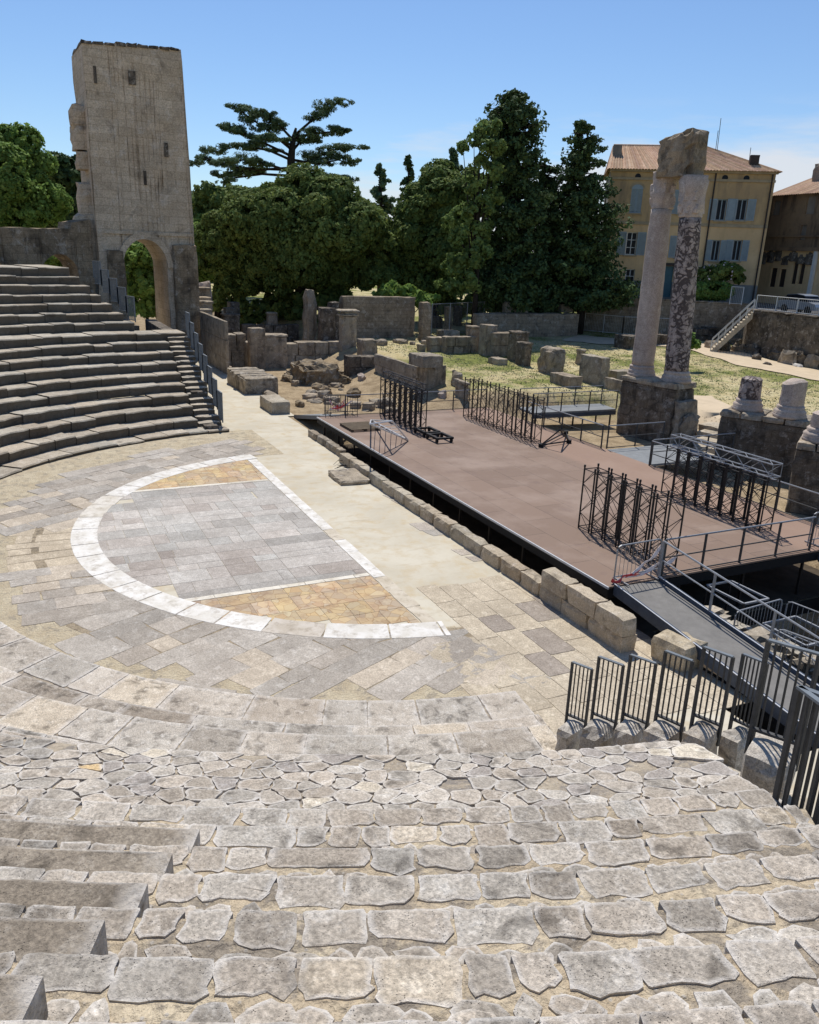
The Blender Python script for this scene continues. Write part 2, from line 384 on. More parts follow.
M['greydeck'] = plain('walkway_grey', srgb(132, 134, 134), .85, 0, .12, 3, .3)
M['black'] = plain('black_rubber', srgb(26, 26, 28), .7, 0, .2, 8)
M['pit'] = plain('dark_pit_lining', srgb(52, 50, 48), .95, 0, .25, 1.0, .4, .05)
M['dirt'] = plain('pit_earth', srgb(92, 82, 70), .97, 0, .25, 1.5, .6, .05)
def mk_deck():
    t = NT('stage_deck_plywood'); sx = t.n('ShaderNodeSeparateXYZ'); t.l(t.tex, sx.inputs[0])
    br = t.n('ShaderNodeTexBrick'); br.offset = 0.5; t.l(t.tex, br.inputs['Vector']); br.inputs['Scale'].default_value = 1; br.inputs['Brick Width'].default_value = 2.4; br.inputs['Row Height'].default_value = 1.2; br.inputs['Mortar Size'].default_value = .008
    br.inputs['Color1'].default_value = srgb(133, 111, 95); br.inputs['Color2'].default_value = srgb(124, 103, 88); br.inputs['Mortar'].default_value = srgb(78, 66, 58)
    c = t.mix(br.outputs[0], srgb(150, 130, 115), t.ramp(t.noise(.45, 5, .6), (.46, 0.), (.66, .8)))
    c = t.mix(c, srgb(112, 92, 84), t.ramp(t.noise(1.3, 7, .7), (.55, 0.), (.72, .55)))
    back = t.math('MULTIPLY', t.ramp(t.math('DIVIDE', sx.outputs[1], 20), (.5, 0.), (.52, 1.)), .65); c = t.mix(c, srgb(150, 122, 103), back)
    t.bump(t.noise(30, 4), .15, .01); return t.fin(c, .75, 0, .25)
M['deck'] = mk_deck()
def mk_lawn():
    t = NT('dry_lawn'); n = t.noise(.16, 6, .62); m = t.noise(1.1, 7, .72); f = t.noise(9, 5, .75)
    g = t.mix(srgb(92, 104, 46), srgb(118, 124, 62), t.ramp(m, (.4, 0.), (.6, 1.)))
    d = t.mix(srgb(178, 162, 118), srgb(202, 188, 150), t.ramp(m, (.4, 0.), (.6, 1.)))
    sx = t.n('ShaderNodeSeparateXYZ'); t.l(t.tex, sx.inputs[0])
    k = t.math('ADD', t.math('ADD', n, t.math('MULTIPLY', t.math('SUBTRACT', m, .5), .55)), t.math('MULTIPLY', t.math('SUBTRACT', f, .5), .35))
    c = t.mix(d, g, t.ramp(k, (.45, 0.), (.58, .9)))
    c = t.mix(c, srgb(96, 88, 56), t.ramp(f, (.55, 0.), (.75, .6)))
    # bare trodden earth near the stage and the ruins, grass beyond
    kk = t.n('ShaderNodeMapRange'); t.l(sx.outputs[0], kk.inputs[0]); kk.inputs[1].default_value = -17; kk.inputs[2].default_value = -12; kk.inputs[3].default_value = 13.5; kk.inputs[4].default_value = 21.5
    dd = t.math('SUBTRACT', t.math('SUBTRACT', sx.outputs[1], kk.outputs[0]), t.math('MULTIPLY', t.math('SUBTRACT', m, .5), 9.))
    gm = t.n('ShaderNodeMapRange'); t.l(dd, gm.inputs[0]); gm.inputs[1].default_value = -1.2; gm.inputs[2].default_value = 1.2
    e = t.mix(srgb(176, 156, 126), srgb(142, 124, 98), t.ramp(m, (.4, 0.), (.62, 1.))); e = t.mix(e, srgb(98, 84, 66), t.ramp(f, (.5, 0.), (.7, .7)))
    c = t.mix(e, c, gm.outputs[0])
    t.bump(f, .8, .08); return t.fin(c, .97, 0, .05)
M['lawn'] = mk_lawn()
tg_ = NT('grass_blades'); M['grass'] = tg_.fin(tg_.mix((.46, .46, .46, 1), tg_.attr()[0], 1., 'MULTIPLY'), .8, 0, .05)
M['sand'] = plain('sandy_path', srgb(205, 186, 158), .97, 0, .08, 1.2, .5, .05)
M['asphalt'] = plain('asphalt', srgb(88, 86, 84), .95, 0, .12, 2, .4, .1)
M['earth'] = stone_mat('earth_mound', srgb(162, 144, 116), srgb(128, 112, 90), srgb(52, 44, 36), crust=.5, fine=1.1, bump=1.0, spots=.5)
def leafmat(name, a, b, c3, trans=.25):
    t = NT(name); tc, ta = t.attr(); c = t.mix(a, b, t.ramp(t.noise(.5, 4, .6), (.35, 0.), (.65, 1.))); c = t.mix(c, c3, t.ramp(t.noise(2.3, 4), (.5, 0.), (.7, .7))); c = t.mix(c, tc, 1., 'MULTIPLY')
    t.fin(c, .75, 0, .08); tr = t.n('ShaderNodeBsdfTranslucent'); t.set(tr.inputs[0], c); mx = t.n('ShaderNodeMixShader'); mx.inputs[0].default_value = trans
    t.l(t.b.outputs[0], mx.inputs[1]); t.l(tr.outputs[0], mx.inputs[2]); t.l(mx.outputs[0], t.out.inputs[0]); return t.m
M['leaf_oak'] = leafmat('holm_oak_leaves', (0.101, 0.152, 0.046, 1), (0.168, 0.222, 0.061, 1), (0.253, 0.286, 0.085, 1))
M['leaf_green'] = leafmat('fresh_green_leaves', (0.128, 0.213, 0.051, 1), (0.213, 0.327, 0.080, 1), (0.284, 0.369, 0.113, 1), .35)
M['leaf_pale'] = leafmat('pale_green_leaves', (0.142, 0.209, 0.066, 1), (0.201, 0.283, 0.086, 1), (0.260, 0.320, 0.123, 1), .35)
M['leaf_dark'] = leafmat('conifer_needles', (0.049, 0.084, 0.037, 1), (0.085, 0.131, 0.048, 1), (0.128, 0.170, 0.065, 1), .1)
M['leaf_cedar'] = leafmat('cedar_needles', (0.074, 0.117, 0.059, 1), (0.126, 0.185, 0.089, 1), (0.185, 0.238, 0.117, 1), .12)
M['flower'] = plain('oleander_flowers', srgb(225, 205, 205), .7, 0, .1, 4)
M['bark'] = plain('bark', srgb(62, 56, 50), .95, 0, .3, 5, .8, .05)
# ================================================================== GROUND
def axis(a0, a1, fine0, fine1, fs, cs):
    x = [fine0]
    while x[-1] < fine1: x.append(x[-1] + fs)
    step = cs
    while x[-1] < a1: x.append(x[-1] + step); step *= 1.25
    y = [fine0]; step = cs
    while y[-1] > a0: y.append(y[-1] - step); step *= 1.25
    return y[::-1][:-1] + x
def build_ground():
    U_ = axis(-900, 700, -52, 24, .8, 1.5); V_ = axis(-500, 900, -4, 52, .8, 1.5)
    for e in (2.3, 2.5, 13.0, 13.6): V_.append(e)
    for e in (-13.4, -13.0, 10.2, 10.5, 24, 24.5): U_.append(e)
    V_ += [4.4, 4.6]
    U_ = sorted(U_); V_ = sorted(V_)
    mb = MB(); ix = {}
    for i, u in enumerate(U_):
        for j, v in enumerate(V_):
            z = terr_z(u, v)
            ix[i, j] = mb.vert((u, v, z))
    for i in range(len(U_) - 1):
        for j in range(len(V_) - 1): mb.face(ix[i, j], ix[i + 1, j], ix[i + 1, j + 1], ix[i, j + 1])
    return struct(mb.build('ground', M['lawn'], smooth=True, loc=(0, 0, 0)))
build_ground()

mb = MB(); n = 40

mb.quadp((-75, -16, 0), (19, -16, 0), (19, 2.2, 0), (-75, 2.2, 0)); mb.quadp((-75, 2.2, 0), (-7.3, 2.2, 0), (-7.3, 2.55, 0), (-75, 2.55, 0)); mb.quadp((-75, 2.55, 0), (-17.6, 2.55, 0), (-17.6, 3.02, 0), (-75, 3.02, 0)); mb.quadp((-17.6, 2.55, 0), (-7.3, 2.55, 0), (-7.3, 2.55, -.75), (-17.6, 2.55, -.75)); mb.quadp((-7.3, 2.2, 0), (19, 2.2, 0), (19, 2.2, -.75), (-7.3, 2.2, -.75))
struct(mb.build('orchestra_floor', M['floor'], loc=(0, 0, 0)))
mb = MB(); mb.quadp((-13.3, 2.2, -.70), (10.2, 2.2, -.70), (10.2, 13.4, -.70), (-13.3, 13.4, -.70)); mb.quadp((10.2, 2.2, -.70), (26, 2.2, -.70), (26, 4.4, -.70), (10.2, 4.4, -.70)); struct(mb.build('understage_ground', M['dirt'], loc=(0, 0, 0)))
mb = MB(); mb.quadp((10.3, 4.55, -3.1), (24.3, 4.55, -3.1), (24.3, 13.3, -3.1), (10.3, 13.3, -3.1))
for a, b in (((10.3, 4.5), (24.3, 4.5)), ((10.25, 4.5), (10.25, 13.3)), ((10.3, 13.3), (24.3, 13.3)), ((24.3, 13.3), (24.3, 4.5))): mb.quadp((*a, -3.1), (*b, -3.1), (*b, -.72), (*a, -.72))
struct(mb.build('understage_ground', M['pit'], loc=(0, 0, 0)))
mb = MB(); mb.quadp((19, -16, 0), (40, -16, 0), (40, 2.2, 0), (19, 2.2, 0)); mb.quadp((16.6, 2.2, 0), (40, 2.2, 0), (40, 4.5, 0), (16.6, 4.5, 0)); mb.quadp((16.6, 2.2, 0), (16.6, 4.5, 0), (16.6, 4.5, -.75), (16.6, 2.2, -.75)); mb.quadp((16.6, 4.5, 0), (40, 4.5, 0), (40, 4.5, -3.1), (16.6, 4.5, -3.1)); struct(mb.build('side_floor', M['floor'], loc=(0, 0, 0)))

def polar(a, r): q = math.radians(a); return r * math.cos(q), r * math.sin(q)
# ------------------------------------------------------------------ orchestra paving
flat = lambda x, y, z: (x, y, z)
def grey(lo=.82, hi=1.08, warm=.03):
    k = R.uniform(lo, hi); w = R.uniform(-warm, warm); return (k + w, k, k - w)
RING0, RING1 = 8.98, 9.78
def in_band_angle(a): return -175 < a < 0
def paving():
    # older brownish mortar floor between the paving and the lowest seats
    mb = MB(); ring = []
    for i in range(121):
        a = -179 + 171 * i / 120; ring.append([mb.vert((*polar(a, r), .003)) for r in (9.3, 14.75 if a < -66 else 13.2)])
    for a, b in zip(ring, ring[1:]): mb.face(a[0], b[0], b[1], a[1])
    struct(mb.build('mortar_floor', M['oldfloor'], loc=(0, 0, 0)))
    # bedding under the slabs outside the ring, ragged outer edge
    mb = MB(); ring = []
    for i in range(121):
        a = -168 + 163 * i / 120; ro = 11.75 + .3 * mn.noise(Vector((a * .11, 3, 0))) + (.2 if a < -101 else -.4 if a < -62 else 0)
        ring.append([mb.vert((*polar(a, r), .007)) for r in (9.4, ro)])
    for a, b in zip(ring, ring[1:]): mb.face(a[0], b[0], b[1], a[1])
    struct(mb.build('paving_bed', M['joint'], loc=(0, 0, 0)))
    mb = MB()
    # slabs laid outside the white ring, in two directions
    for zone, (th, a0, a1) in enumerate(((115, -62, -3), (92, -101, -62), (118, -178, -101))):
        t = math.radians(th); ax = np.array([math.cos(t), math.sin(t)]); ay = np.array([-ax[1], ax[0]])
        y = -16.0
        while y < 16:
            w = R.uniform(.5, .8); x = -16 + R.uniform(0, 1)
            while x < 16:
                L = R.choice([R.uniform(.5, .9), R.uniform(.9, 1.7)])
                c = ax * (x + L / 2) + ay * (y + w / 2); r = math.hypot(*c); a = math.degrees(math.atan2(c[1], c[0]))
                out = 12.25 + .35 * mn.noise(Vector((a * .11, 3, 0))) + (.35 if a < -101 else -.4 if a < -62 else 0)
                if zone == 1 and a < -80.5 and r < 11.6: ok = False
                else: ok = True
                P0 = [(x, y), (x + L, y), (x + L, y + w), (x, y + w)]; rmx = max(math.hypot(*(ax * p[0] + ay * p[1])) for p in P0)
                if a0 - (1.5 if zone == 0 else 0) < a < a1 + (1.5 if zone else 0) and rmx > 9.75 and r < out and ok and c[1] < -1.0:
                    j = lambda: R.uniform(-.035, .035)
                    P = [(x + j(), y + j()), (x + L + j(), y + j()), (x + L + j(), y + w + j()), (x + j(), y + w + j())]
                    k = grey(.80, 1.1, .02); 
                    if R.random() < .15: k = (1.2, 1.15, 1.06)
                    W_ = []
                    for p in P:
                        q = ax * p[0] + ay * p[1]; rq = math.hypot(*q); W_.append(q * (9.5 / rq) if rq < 9.5 else q)
                    mb.stone(W_, flat, h=.013 + .003 * zone, gap=.009, rough=.007, seg=.3, tint=k, relief=.002, inset=.01, skirt=.01)
                x += L
            y += w
    o = struct(mb.build('grey_paving', M['slab'], loc=(0, 0, 0)))
    # pale slab patch on the left of the ring
    mb = MB(); a = -111.5
    while a < -80:
        da = R.uniform(2.2, 4.2)
        for r0, r1 in ((9.75, R.uniform(10.6, 10.9)), (10.9, R.uniform(11.35, 11.75))):
            if R.random() < .3 and r0 < 10: r0, r1 = 9.75, 11.6
            A = [math.radians(a + R.uniform(-.2, .2)), math.radians(a + da + R.uniform(-.2, .2))]
            mb.stone([(r * math.cos(q), r * math.sin(q)) for r, q in ((r0, A[0]), (r1, A[0]), (r1, A[1]), (r0, A[1]))], flat, h=.013, gap=.02, rough=.012, seg=.25, tint=tuple(np.array([1.22, 1.15, 1.0]) * R.uniform(.9, 1.06)), relief=.002, skirt=.008)
            if r1 > 11.5: break
        a += da
    struct(mb.build('pale_paving', M['slab'], loc=(0, 0, 0)))
    # central grey marble in lanes
    mb = MB()
    lanes = [(-9.1, -7.42), (-7.42, -5.77), (-5.77, -4.12), (-4.12, -2.03)]
    rowcut = [-5.18]
    while rowcut[-1] < 5.1: rowcut.append(min(5.18, rowcut[-1] + R.uniform(.4, .95)))
    tone = [R.choice([.82, .92, .97, 1.0, 1.04, 1.12]) for _ in rowcut]
    for v0, v1 in lanes:
        u = -5.18; ri = 0
        while u < 5.15:
            ri += 1
            if ri >= len(rowcut): break
            L = rowcut[ri] - u
            if L < .03: break
            cuts = [v0] + sorted(R.uniform(v0 + .3, v1 - .3) for _ in range(R.choice([0, 1, 1, 2]))) + [v1]
            for c0, c1 in zip(cuts, cuts[1:]):
                vm = (c0 + c1) / 2
                if math.hypot(u + L / 2, vm) > 9.2 or c1 - c0 < .08: continue
                k = tone[ri] * R.uniform(.9, 1.12); w = R.uniform(-.02, .04)
                if R.random() < .08: k *= .82; w = .05
                mb.stone([(u, c0), (u + L, c0), (u + L, c1), (u, c1)], flat, h=.012, gap=.010, rough=.003, seg=.6, cut=0, tint=(k + w, k, k - w * .4), relief=.001, inset=.006, skirt=.008)
            u += L
    struct(mb.build('grey_marble_floor', M['marble'], loc=(0, 0, 0)))
    # yellow marble ends
    for sgn in (1, -1):
        mb = MB(); u = 5.42
        while u < 9.0:
            L = R.uniform(.55, .9); v = -7.4
            while v < -2.05:
                w = min(R.uniform(.5, .95), -2.03 - v)
                if w < .05: break
                if math.hypot(u + L * .4, v + w / 2) < 9.2:
                    k = R.uniform(.85, 1.08); mb.stone([(sgn * u, v), (sgn * (u + L), v), (sgn * (u + L), v + w), (sgn * u, v + w)][::sgn], flat, h=.012, gap=.012, rough=.004, seg=.5, cut=0, tint=(k, k * R.uniform(.94, 1.0), k * R.uniform(.85, 1)), relief=.001, inset=.006, skirt=.008)
                v += w
            u += L
        struct(mb.build('yellow_marble_floor', M['yellow'], loc=(0, 0, 0)))
    # white ring, chord and thin dividers
    mb = MB(); a = -170.3
    while a < -9.5:
        da = min(R.uniform(6, 10), -9.5 - a) 
        m = 5; A = [math.radians(a + .12 + (da - .24) * i / m) for i in range(m + 1)]
        P = [(RING0 * math.cos(q), RING0 * math.sin(q)) for q in A] + [(RING1 * math.cos(q), RING1 * math.sin(q)) for q in A[::-1]]
        dirty = -44 < a < -29 or -122 < a < -113
        k = R.uniform(.95, 1.02); tint = ((.74, .69, .63) if a > -60 else (.88, .85, .80)) if dirty else (k, k, k)
        mb.stone(P[::-1], flat, h=.022, gap=.004, rough=.004 if not dirty else .03, seg=.3, cut=0, tint=tint, relief=.001, inset=.008, skirt=.01)
        a += da
    for u in np.arange(-8.7, 8.9, 1.1):
        q = u + .55
        good = u < .2 or 1.6 < u < 4.6
        tint = (1, 1, 1) if good else (.80, .74, .64)
        mb.stone([(u, -2.02), (u + 1.1, -2.02), (u + 1.1, -1.62 + R.uniform(-.02, .02)), (u, -1.62)], flat, h=.020, gap=.008, rough=.006 if good else .03, seg=.3, cut=0, tint=tint, relief=.001, inset=.008, skirt=.01)
    for s in (-1, 1):
        v = -7.35
        while v < -2.2:
            L = R.uniform(.4, 1.2); L = min(L, -2.05 - v)
            k = R.choice([.86, .95, 1]); mb.stone([(s * 5.3 - .11, v), (s * 5.3 + .11, v), (s * 5.3 + .11, v + L), (s * 5.3 - .11, v + L)], flat, h=.018, gap=.006, rough=.008, seg=.3, cut=0, tint=(k, k * .97, k * .9), relief=.001, inset=.005, skirt=.01); v += L
    struct(mb.build('white_marble_band', M['white'], loc=(0, 0, 0)))
    # big slabs at the right end
    mb = MB(); v = -2.6
    while v < 2.4:
        w = R.uniform(.62, .8); u = 6.9 + max(0, -v - 1.2) * 2.2 + R.uniform(-.3, .3)
        if v < -1.3: u = 9.9
        while u < 14.2:
            L = R.uniform(.8, 1.35); dark = R.random() < .28 and u < 11.5
            k = R.uniform(.72, .82) if dark else R.uniform(1.1, 1.24); 
            mb.stone([(u, v), (u + L, v), (u + L, v + w), (u, v + w)], flat, h=.013, gap=.014, rough=.008, seg=.4, tint=(k, k * .955, k * (.93 if dark else .84)), relief=.002, inset=.008, skirt=.008); u += L
        v += w
    for (u, v, a, b) in ((1.5, 1.0, .9, .7), (2.3, 1.15, .7, .6), (-1.9, 1.5, .6, .5), (-1.2, 1.55, .5, .45), (4.3, 1.2, .6, .45), (5.0, 1.3, .5, .5)):
        mb.stone([(u, v), (u + a, v + .1), (u + a, v + b), (u + .1, v + b)], flat, h=.012, gap=.01, rough=.03, seg=.3, tint=grey(.85, 1.1), relief=.003, skirt=.008)
    struct(mb.build('large_slab_paving', M['slab'], loc=(0, 0, 0)))
paving()

# ================================================================== NEAR SEATING
EDGE = [(12.3, -7.4), (13.5, -7.9), (14.5, -8.6), (16.3, -11.0), (17.2, -11.8), (19.6, -12.6), (22.0, -13.8), (24.0, -15.2), (27.5, -16.4), (32, -17)]
def edge_ang(r):
    for (r0, a0), (r1, a1) in zip(EDGE, EDGE[1:]):
        if r <= r1: return a0 + (a1 - a0) * (max(r, r0) - r0) / (r1 - r0)
    return EDGE[-1][1]
ROWS = [(12.80, .12), (14.3, .50), (15.2, .89), (17.0, 1.6), (17.7, 2.1), (18.4, 2.6), (19.1, 3.1), (19.8, 3.65), (20.5, 4.22)]
rr = 22.27
STEP_R = []
for k in range(13): STEP_R.append((rr + .5 * k, .2 + .5 * (rr + .5 * k - 12.76)))
def prof_z(r):
    z = 0
    for a, b in ROWS:
        if r >= a: z = b
    if r >= 20.5: z = 4.22 + (min(r, 22.25) - 20.5) * .274
    for a, b in STEP_R:
        if r >= a: z = b
    return z
near = thing('stone_seating', 'broad sunlit bank of worn grey stone steps with sandy mortar in the foreground', 'stone steps', (20, -11, 0))
A_FAR = -68.0
def polar(a, r): q = math.radians(a); return r * math.cos(q), r * math.sin(q)
def tread_base(r0, r1, z, zlow, mat, name, slope=0.0, a_far=A_FAR, amp=.005):
    mb = MB(); na = 150; nr = max(3, int((r1 - r0) / .11))
    grid = []
    for i in range(na + 1):
        row = []
        t = i / na
        for j in range(-1, nr + 1):
            jj = max(j, 0); r = r0 + (r1 - r0 + .03) * jj / nr
            a1 = edge_ang(r); a = a_far + (a1 - a_far) * t
            x, y = polar(a, r + .012 * mn.noise(Vector((a * .9, r, 0))))
            zz = z + slope * (r - r0) + amp * mn.noise(Vector((x * 2.2, y * 2.2, 0))) * 1.6 + amp * .7 * mn.noise(Vector((x * 7, y * 7, 0)))
            if j == -1: zz = zlow
            row.append(mb.vert((x, y, zz)))
        grid.append(row)
    for a, b in zip(grid, grid[1:]):
        for j in range(len(a) - 1): mb.face(a[j], b[j], b[j + 1], a[j + 1])
    # closing face on the right-hand end
    e = grid[-1]; low = [mb.vert((mb.v[i][0], mb.v[i][1], zlow - .6)) for i in e]
    for j in range(len(e) - 1): mb.face(e[j], low[j], low[j + 1], e[j + 1])
    return mb.build(name, mat, near, smooth=False)

def step_tint():
    k = R.choice([.84, .92, .98, 1.0, 1.05, 1.1]) * R.uniform(.95, 1.05)
    if R.random() < .13: k *= .72
    w = R.uniform(-.02, .035)
    return (k + w, k, k - w)

def nosing_row(r0, r1, z, wmin, wmax, dmin, dmax, second=True, pale=0.0, a_far=A_FAR, h=.009, name='step_stones'):
    mb = MB(); rm = r0; a = a_far
    def mapf(x, y, zz): 
        q = math.radians(x / rm); r = r0 + y
        return (r * math.cos(q), r * math.sin(q), z + zz)
    # x = degrees * rm ; lengths in metres: 1 m = 180/pi degrees/rm -> x unit = deg*rm, scale
    S = 180 / PI
    def mapm(x, y, zz):
        q = x / rm; r = r0 + y
        return (r * math.cos(q), r * math.sin(q), z + zz)
    x = math.radians(a_far) * rm; T = r1 - r0; jog = 0.0
    while True:
        xe = math.radians(edge_ang(r0 + .2)) * rm
        w = R.uniform(wmin, wmax)
        if R.random() < .08: w *= 1.6
        if x + w > xe: w = xe - x
        if w < .06: break
        d = min(R.uniform(dmin, dmax), T - .02); d2 = min(max(.12, d + R.uniform(-.03, .03)), T - .01)
        sk = R.uniform(-.018, .018); t = step_tint()
        if R.random() < pale: t = (1.22, 1.17, 1.08)
        j = lambda q: R.uniform(-q, q)
        P = [(x + .012, -.020 + j(.004)), (x, -.006)]
        for f in (.35, .7): P.append((x + sk * f + j(.012), d * f))
        cr = min(R.uniform(.012, .05), w * .28, d * .3); P += [(x + sk + j(.012), d - cr), (x + sk + cr, d + j(.012))]
        for f in (.35, .65): P.append((x + sk + w * f, d + (d2 - d) * f + j(.018)))
        cr = min(R.uniform(.012, .05), w * .28, d2 * .3); P += [(x + w + sk - cr, d2 + j(.012)), (x + w + sk + j(.012), d2 - cr)]
        for f in (.65, .3): P.append((x + w + sk * f + j(.012), d2 * f))
        P += [(x + w, -.006), (x + w - .012, -.020 + j(.004)), (x + w * .66, -.020 + j(.006)), (x + w * .33, -.020 + j(.006))]
        mb.stone(P, mapm, h=h * R.uniform(.5, 1.0), gap=0, rough=.007, seg=.045, cut=0, tint=t, relief=.003, inset=.010, skirt=.24 if T < .7 else .3)
        if second and T - max(d, d2) > .09 and R.random() < .88:
            # smaller packing stones set in the mortar behind the nosing
            y0 = max(d, d2) + R.uniform(.008, .026); xa = x - R.uniform(.02, .1); 
            while xa < x + w - .04:
                ww = R.uniform(.10, .26); y1 = min(T + .02, y0 + R.uniform(.10, .2)); m = xa + ww / 2; q = lambda v_: R.uniform(-v_, v_)
                P = [(xa, (y0 + y1) / 2 + q(.02)), (xa + ww * .18, y0 + .02 + q(.015)), (m, y0 + q(.015)), (xa + ww * .82, y0 + .02 + q(.015)), (xa + ww, (y0 + y1) / 2 + q(.02)), (xa + ww * .85, y1 - .01), (m, y1 + q(.015)), (xa + ww * .15, y1 - .01)]
                if R.random() < .93: mb.stone(P, mapm, h=h * R.uniform(.4, .9), gap=0, rough=.007, seg=.04, cut=0, tint=step_tint(), relief=.003, inset=.012)
                xa += ww + R.uniform(.006, .035)
        x += w + R.uniform(.006, .03)
    return mb.build(name, M['step'], near)

def slope_cells(r0, r1, z0, z1, cell, a_far, mat, name):
    # rubble paving on the worn slope: jittered cells clipped against neighbours
    mb = MB(); rm = (r0 + r1) / 2; x0 = math.radians(a_far) * rm; x1 = math.radians(edge_ang(rm)) * rm
    nx = int((x1 - x0) / cell); ny = int((r1 - r0) / (cell * .8)); pts = {}
    for i in range(nx):
        for j in range(ny):
            pts[i, j] = np.array([x0 + (i + .5 + R.uniform(-.42, .42) + (.5 if j % 2 else 0)) * cell, (j + .5 + R.uniform(-.4, .4)) * (r1 - r0) / ny])
    def mapm(x, y, zz):
        q = x / rm; r = r0 + y; X = r * math.cos(q); Y = r * math.sin(q)
        return (X, Y, z0 + (z1 - z0) * y / (r1 - r0) + zz + .012 * mn.noise(Vector((X * 1.3, Y * 1.3, 0))))
    for (i, j), p in pts.items():
        if R.random() < .06: continue
        poly = [p + np.array(q) * cell for q in ((-1.2, -1), (1.2, -1), (1.2, 1), (-1.2, 1))]
        for di in (-2, -1, 0, 1, 2):
            for dj in (-2, -1, 0, 1, 2):
                q = pts.get((i + di, j + dj))
                if q is None or (di == 0 and dj == 0): continue
                m = (p + q) / 2; nrm = q - p; out = []
                for a, b in zip(poly, poly[1:] + poly[:1]):
                    da = (a - m) @ nrm; db = (b - m) @ nrm
                    if da <= 0: out.append(a)
                    if da * db < 0: out.append(a + (b - a) * da / (da - db))
                poly = out
                if len(poly) < 3: break
            if len(poly) < 3: break
        if len(poly) < 3: continue
        poly = [np.array([q[0], min(max(q[1], 0.0), r1 - r0)]) for q in poly]
        t = step_tint(); u = R.random()
        if u < .05: t = (1.3, 1.28, 1.2)
        elif u < .058: t = (1.25, 1.02, .66)
        elif u < .16: t = (.80, .80, .84)
        mb.stone(poly, mapm, h=R.uniform(.003, .009), gap=R.uniform(.004, .022), rough=.014, seg=.05, cut=1, tint=t, relief=.003, inset=.012)
    return mb.build(name, mat, near)

def build_near():
    low = ROWS + [(22.2, 4.72)]
    # the lowest course of large slabs, then the worn courses above it
    for k in range(8):
        r0, z = ROWS[k]; r1 = ROWS[k + 1][0]; zl = ROWS[k - 1][1] - .03 if k else -.05
        tread_base(r0 + .03, r1, z - .003, zl, M['rubble'], 'step_bed')
        if k == 0: nosing_row(r0, r1, z, .75, 1.5, .95, 1.4, second=False, pale=.12, h=.02)
        elif k == 1: nosing_row(r0, r1, z, .9, 1.8, .6, .85, second=True, pale=.2, h=.016)
        elif k == 2: nosing_row(r0, r1, z, .8, 1.5, .7, 1.0, second=False, pale=.15, h=.016); slope_cells(r0 + .95, r1, z - .01, z, .42, -66, M['step'], 'step_stones')
        else: nosing_row(r0, r1, z, .4, .9, .35, .55, second=True, pale=.12)
    tread_base(20.53, 22.3, 4.208, 3.6, M['rubble'], 'rubble_slope', slope=.274, amp=.003)
    slope_cells(20.5, 22.27, 4.212, 4.70, .25, -66, M['step'], 'rubble_stones')
    for k, (r0, z) in enumerate(STEP_R):
        af = -62 if r0 < 25 else -50
        tread_base(r0 + .03, r0 + .5, z - .002, z - .26, M['mortar'], 'step_bed', a_far=af)
        nosing_row(r0, r0 + .5, z, .17, .40, .14, .21, second=True, pale=.06, a_far=af)
    # raised seat blocks left of the stair
    zs = [(r, z) for r, z in STEP_R if r > 22.5]
    for k, (r0, z) in enumerate(zs[:9]):
        mb = MB(); a = -25.15 + R.uniform(-.1, .1)
        while a > -60:
            L = R.uniform(.9, 1.7); da = math.degrees(L / r0); q0, q1 = a - da, a - (.05 if L else 0)
            P = []
            m = 4
            ins = [(r0 + .25, q1 - (q1 - q0) * i / m) for i in range(m + 1)]; out = [(r0 + .52, q0 + (q1 - q0) * i / m) for i in range(m + 1)]
            poly = [polar(q, r) for r, q in ins] + [polar(q, r) for r, q in out]
            t = R.uniform(.60, .74)
            mb.stone([np.array(p) for p in poly][::-1], lambda x, y, zz: (x, y, z + zz), h=.20 + R.uniform(-.01, .01), gap=.004, rough=.004, seg=.2, cut=0, tint=(t * 1.0, t * .95, t * .88), relief=.006, inset=.012, skirt=.02)
            a -= da
        mb.build('seat_block', M['step'], near)
build_near()
# ================================================================== FAR SEATING
far = thing('stone_seating', 'curved bank of tiered stone seats with dark risers left of the paved floor', 'stone seats', (-18, -9, 0))
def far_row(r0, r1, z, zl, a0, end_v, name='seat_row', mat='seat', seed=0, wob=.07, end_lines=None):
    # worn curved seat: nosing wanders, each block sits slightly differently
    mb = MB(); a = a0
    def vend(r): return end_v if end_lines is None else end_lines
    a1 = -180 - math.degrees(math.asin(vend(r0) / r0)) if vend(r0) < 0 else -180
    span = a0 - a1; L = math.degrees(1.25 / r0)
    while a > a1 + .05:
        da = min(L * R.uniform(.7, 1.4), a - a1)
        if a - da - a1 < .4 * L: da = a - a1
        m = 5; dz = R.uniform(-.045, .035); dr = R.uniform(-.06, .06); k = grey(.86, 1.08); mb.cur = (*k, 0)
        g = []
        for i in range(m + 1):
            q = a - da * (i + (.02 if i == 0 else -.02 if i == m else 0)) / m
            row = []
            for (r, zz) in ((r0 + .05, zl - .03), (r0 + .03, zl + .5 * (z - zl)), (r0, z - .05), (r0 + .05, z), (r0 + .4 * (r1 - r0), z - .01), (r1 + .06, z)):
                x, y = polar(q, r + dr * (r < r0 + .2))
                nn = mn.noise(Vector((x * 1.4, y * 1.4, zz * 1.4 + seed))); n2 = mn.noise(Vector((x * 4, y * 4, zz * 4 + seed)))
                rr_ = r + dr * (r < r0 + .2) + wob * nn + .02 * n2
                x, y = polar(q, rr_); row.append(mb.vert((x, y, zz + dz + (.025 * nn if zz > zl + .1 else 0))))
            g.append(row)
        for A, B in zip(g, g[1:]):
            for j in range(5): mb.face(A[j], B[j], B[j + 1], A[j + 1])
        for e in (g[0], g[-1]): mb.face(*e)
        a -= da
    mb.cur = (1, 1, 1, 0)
    return mb.build(name, M[mat], far)
